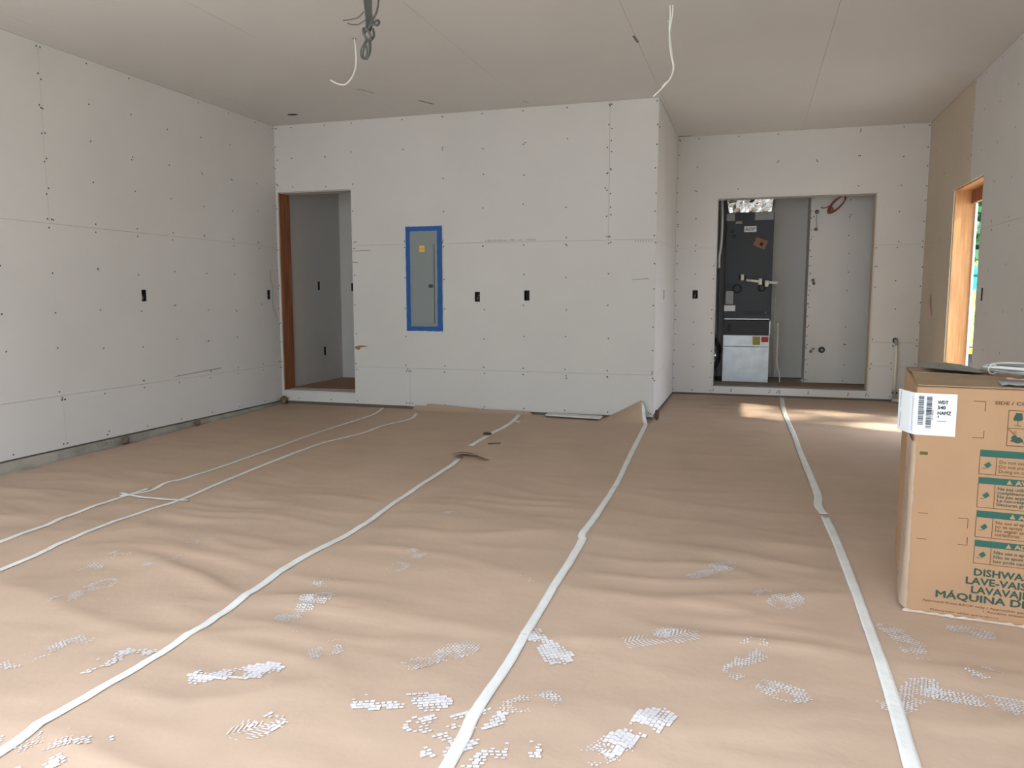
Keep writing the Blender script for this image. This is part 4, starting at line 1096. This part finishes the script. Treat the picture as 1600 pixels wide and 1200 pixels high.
for i in range(9):
    t = i / 8; V += [tuple(onbox(0.30 + 0.07 * t, 0.14 + 0.01 * math.sin(t * 6), 0.014 + 0.006 * math.sin(t * 5) ** 2)), tuple(onbox(0.305 + 0.07 * t, 0.18 + 0.01 * math.sin(t * 5), 0.018 + 0.006 * math.sin(t * 4 + 1) ** 2))]
mb.add(V, [(2 * i, 2 * i + 1, 2 * i + 3, 2 * i + 2) for i in range(8)])
o = mb.build('pink_scrap', 'pink_mark'); md = o.modifiers.new('t', 'SOLIDIFY'); md.thickness = 0.001; md.offset = 1
tag(o, 'crumpled pink tape scrap on the carton top', 'tape scrap')
mb = MB(); V = []; nx = 16
for j in range(3):
    for i in range(nx + 1):
        a = i / nx; V.append(tuple(onbox(0.27 + 0.33 * a, 0.03 + 0.05 * j, 0.010 + 0.004 * j + 0.006 * random.random())))
mb.add(V, [(j * (nx + 1) + i, j * (nx + 1) + i + 1, (j + 1) * (nx + 1) + i + 1, (j + 1) * (nx + 1) + i) for j in range(2) for i in range(nx)])
o = mb.build('paper_strip', 'paper_grey', None, True); md = o.modifiers.new('t', 'SOLIDIFY'); md.thickness = 0.001; md.offset = 1
tag(o, 'pale crumpled strip along the front of the carton top', 'paper strip')

# ------------------------------------------------------------------ outdoors beyond the side doorway
bkv = []; nx, ny = 40, 30
def bank_z(x, y): return -0.13 + 1.45 * float(sst(12.5, 17.6, y)) + 0.08 * math.sin(x * 1.3 + y) + 0.05 * math.sin(x * 3.1)
for j in range(ny + 1):
    for i in range(nx + 1):
        x = 2.2 + 14 * i / nx; y = 11.5 + 16 * j / ny; bkv.append((x, y, bank_z(x, y) if 0 < j else -0.15))
mb = MB(); mb.add(bkv, [(j * (nx + 1) + i, j * (nx + 1) + i + 1, (j + 1) * (nx + 1) + i + 1, (j + 1) * (nx + 1) + i) for j in range(ny) for i in range(nx)])
o = mb.build('ground_bank', 'grass', None, True); tag(o, kind='structure')
gb = MB()
for k in range(9000):
    x = random.uniform(2.4, 8.5); y = random.uniform(13.3, 18.0); z = bank_z(x, y) - 0.01
    a = random.uniform(0, 6.28); hgt = random.uniform(0.06, 0.16); dx, dy = math.cos(a) * 0.018, math.sin(a) * 0.018; lx, ly = random.uniform(-0.04, 0.04), random.uniform(-0.04, 0.04)
    gb.add([(x - dx, y - dy, z), (x + dx, y + dy, z), (x + lx, y + ly, z + hgt)], [(0, 1, 2)])
o = gb.build('grass', 'leaf_bright', None, fix=False); tag(o, 'bright green grass on the bank outside the side doorway', 'grass', kind='stuff')

def tree(name, loc, rx, h, m, label, seed, trunk=True, n=1600, ls=0.13, cat='tree', group=None, low=0.15):
    r = np.random.default_rng(seed); t = empty(name, loc)
    d = r.normal(size=(n, 3)); d /= np.linalg.norm(d, axis=1)[:, None]
    rad = r.uniform(0.35, 1.0, n) * (1 + 0.22 * np.sin(d[:, 0] * 5 + seed) * np.cos(d[:, 2] * 6 + seed))
    c = d * rad[:, None] * np.array([rx, rx, h * (1 - low) / 2]) + np.array([0, 0, h * (1 + low) / 2])
    V = []; F = []
    for i in range(n):
        a = r.normal(size=3); a /= np.linalg.norm(a); b = np.cross(a, r.normal(size=3)); b /= np.linalg.norm(b); s = ls * r.uniform(0.7, 1.4)
        V += [tuple(c[i] - a * s), tuple(c[i] + b * s * 0.5), tuple(c[i] + a * s), tuple(c[i] - b * s * 0.5)]; F.append((4 * i, 4 * i + 1, 4 * i + 2, 4 * i + 3))
    mb = MB(); mb.add(V, F); o = mb.build('foliage', m, t, fix=False); o['kind'] = 'stuff'
    if trunk: MB().tube([(0, 0, -0.3), (0.05, 0, h * 0.4), (0, 0.05, h * 0.75)], [0.16, 0.11, 0.05], 10).build('trunk', 'bark', t, True)
    else: MB().tube([(0, 0, -0.1), (0.03, 0, h * 0.5)], [0.04, 0.02], 8).build('stem', 'bark', t, True)
    return tag(t, label, cat, group)
tx_ = [(2.3, 24.0, 1.4, 7.0), (5.75, 24.0, 1.45, 7.2), (9.2, 24.0, 1.4, 7.0), (4.2, 28.5, 2.0, 10.0), (9.2, 28.5, 2.0, 9.5)]
for i, (x, y, rx, h) in enumerate(tx_):
    tree('leafy_tree', (x, y, 1.2), rx, h, ['leaf', 'leaf_dark'][i % 2], ['mid green leafy tree on the bank outside the side doorway', 'dark green leafy tree on the bank outside the side doorway'][i % 2], 20 + i, n=5200, ls=0.2, group='trees on the bank', low=-0.1)
for i, (x, y) in enumerate(((4.9, 20.6), (6.35, 20.9), (3.5, 20.8))):
    tree('low_bush', (x, y, 1.25), 0.55, 0.85, 'leaf_bright', 'bright yellow green bush behind the turquoise container', 40 + i, trunk=False, n=700, ls=0.07, cat='bush', group='bushes behind the container', low=0.0)
# turquoise container
tc_ = empty('turquoise_container', (4.45, 18.5, 1.28)); tag(tc_, 'turquoise container with a dark lid line on the grass bank', 'container')
MB().bevbox(-0.9, 0.9, -0.4, 0.4, 0.0, 0.36, 0.03).build('tub', 'turquoise', tc_)
MB().box(-0.9, 0.9, -0.395, 0.395, 0.365, 0.395).build('lid_gap', 'tote_black', tc_)
MB().bevbox(-0.93, 0.93, -0.43, 0.43, 0.40, 0.56, 0.04).build('lid', 'turquoise', tc_)
for x in (-0.45, 0.45): MB().bevbox(x - 0.08, x + 0.08, -0.445, -0.402, 0.28, 0.34, 0.01).build('handle', 'turquoise', tc_)
# storage tote with yellow lid
tt = empty('storage_tote', (2.26, 9.25, -0.14)); tag(tt, 'black storage tote with a yellow lid just outside the side doorway', 'storage tote')
th_ = Z(-0.588) + 0.14
V = []
for z, s in ((0, 0.85), (th_, 1.0)): V += [(-0.26 * s, -0.2 * s, z), (0.26 * s, -0.2 * s, z), (0.26 * s, 0.2 * s, z), (-0.26 * s, 0.2 * s, z)]
mb = MB(); mb.add(V, [(0, 3, 2, 1), (4, 5, 6, 7), (0, 1, 5, 4), (1, 2, 6, 5), (2, 3, 7, 6), (3, 0, 4, 7)]); mb.build('tub', 'tote_black', tt)
ld = MB().bevbox(-0.285, 0.285, -0.225, 0.225, th_ + 0.001, th_ + 0.058, 0.01).build('lid', 'tote_yellow', tt)
MB().bevbox(-0.24, 0.24, -0.18, 0.18, th_ + 0.0585, th_ + 0.075, 0.006).build('lid_top', 'tote_black', tt)
# rubble and scrap boards in front of the bank
rr = random.Random(5)
for i in range(16):
    x = 2.45 + 0.36 * (i % 4); y = 11.2 + 0.36 * (i // 4) + rr.uniform(-0.02, 0.02); s = rr.uniform(0.10, 0.135)
    rock('rubble_stone', (x, y, -0.14), (s, s, s * 2.2), 'rock_pale', 'pale broken stone in the rubble heap outside the side doorway', 'stone', 60 + i)['group'] = 'rubble stones outside'
for i in range(6):
    x = 2.55 + 0.40 * i; y = 12.75 + 0.10 * (i % 3)
    p0 = Vector((x, y, -0.02)); p1 = Vector((x + rr.uniform(-0.10, 0.15), y + 0.30, 0.80 + rr.uniform(0, 0.4)))
    dd = (p1 - p0); Lb = dd.length
    o = MB().bevbox(-0.05, 0.05, -0.018, 0.018, 0, Lb, 0.004).build('scrap_board', 'board_grey')
    o.location = p0; o.rotation_euler = dd.to_track_quat('Z', 'Y').to_euler()
    tag(o, 'weathered grey scrap board standing behind the rubble heap outside', 'board', 'scrap boards outside')
# unseen tree row added to block low sky from the open garage door
for i in range(9):
    x = -21 + 4.9 * i; y = -15 - 1.5 * (i % 3)
    tree('sky_block_tree', (x, y, -0.14), 1.95, 10.5 + 1.5 * (i % 2), 'leaf', 'tall leafy tree, added out of view to block low sky from the garage door', 80 + i, n=2200, ls=0.36, group='added sky-blocking trees', low=0.03)
tree('shade_tree', (7.55, 5.4, -0.14), 1.9, 9.6, 'leaf', 'thin-leaved tree outside that dapples the side doorway sun', 99, n=520, ls=0.19, low=0.35)
for i, p in enumerate((-2.2, 0.2, 2.6)):  # unseen dense trees added to block direct sun at the garage front
    tree('sun_block_tree', (10.0 * AZ[0] - AZ[1] * p * 1.6, 10.0 * AZ[1] + AZ[0] * p * 1.6, -0.14), 1.65, 14.0, 'leaf_dark', 'tall dense dark tree, added out of view to keep sun off the garage front', 120 + i, n=3600, ls=0.34, group='added sun-blocking trees', low=0.25)
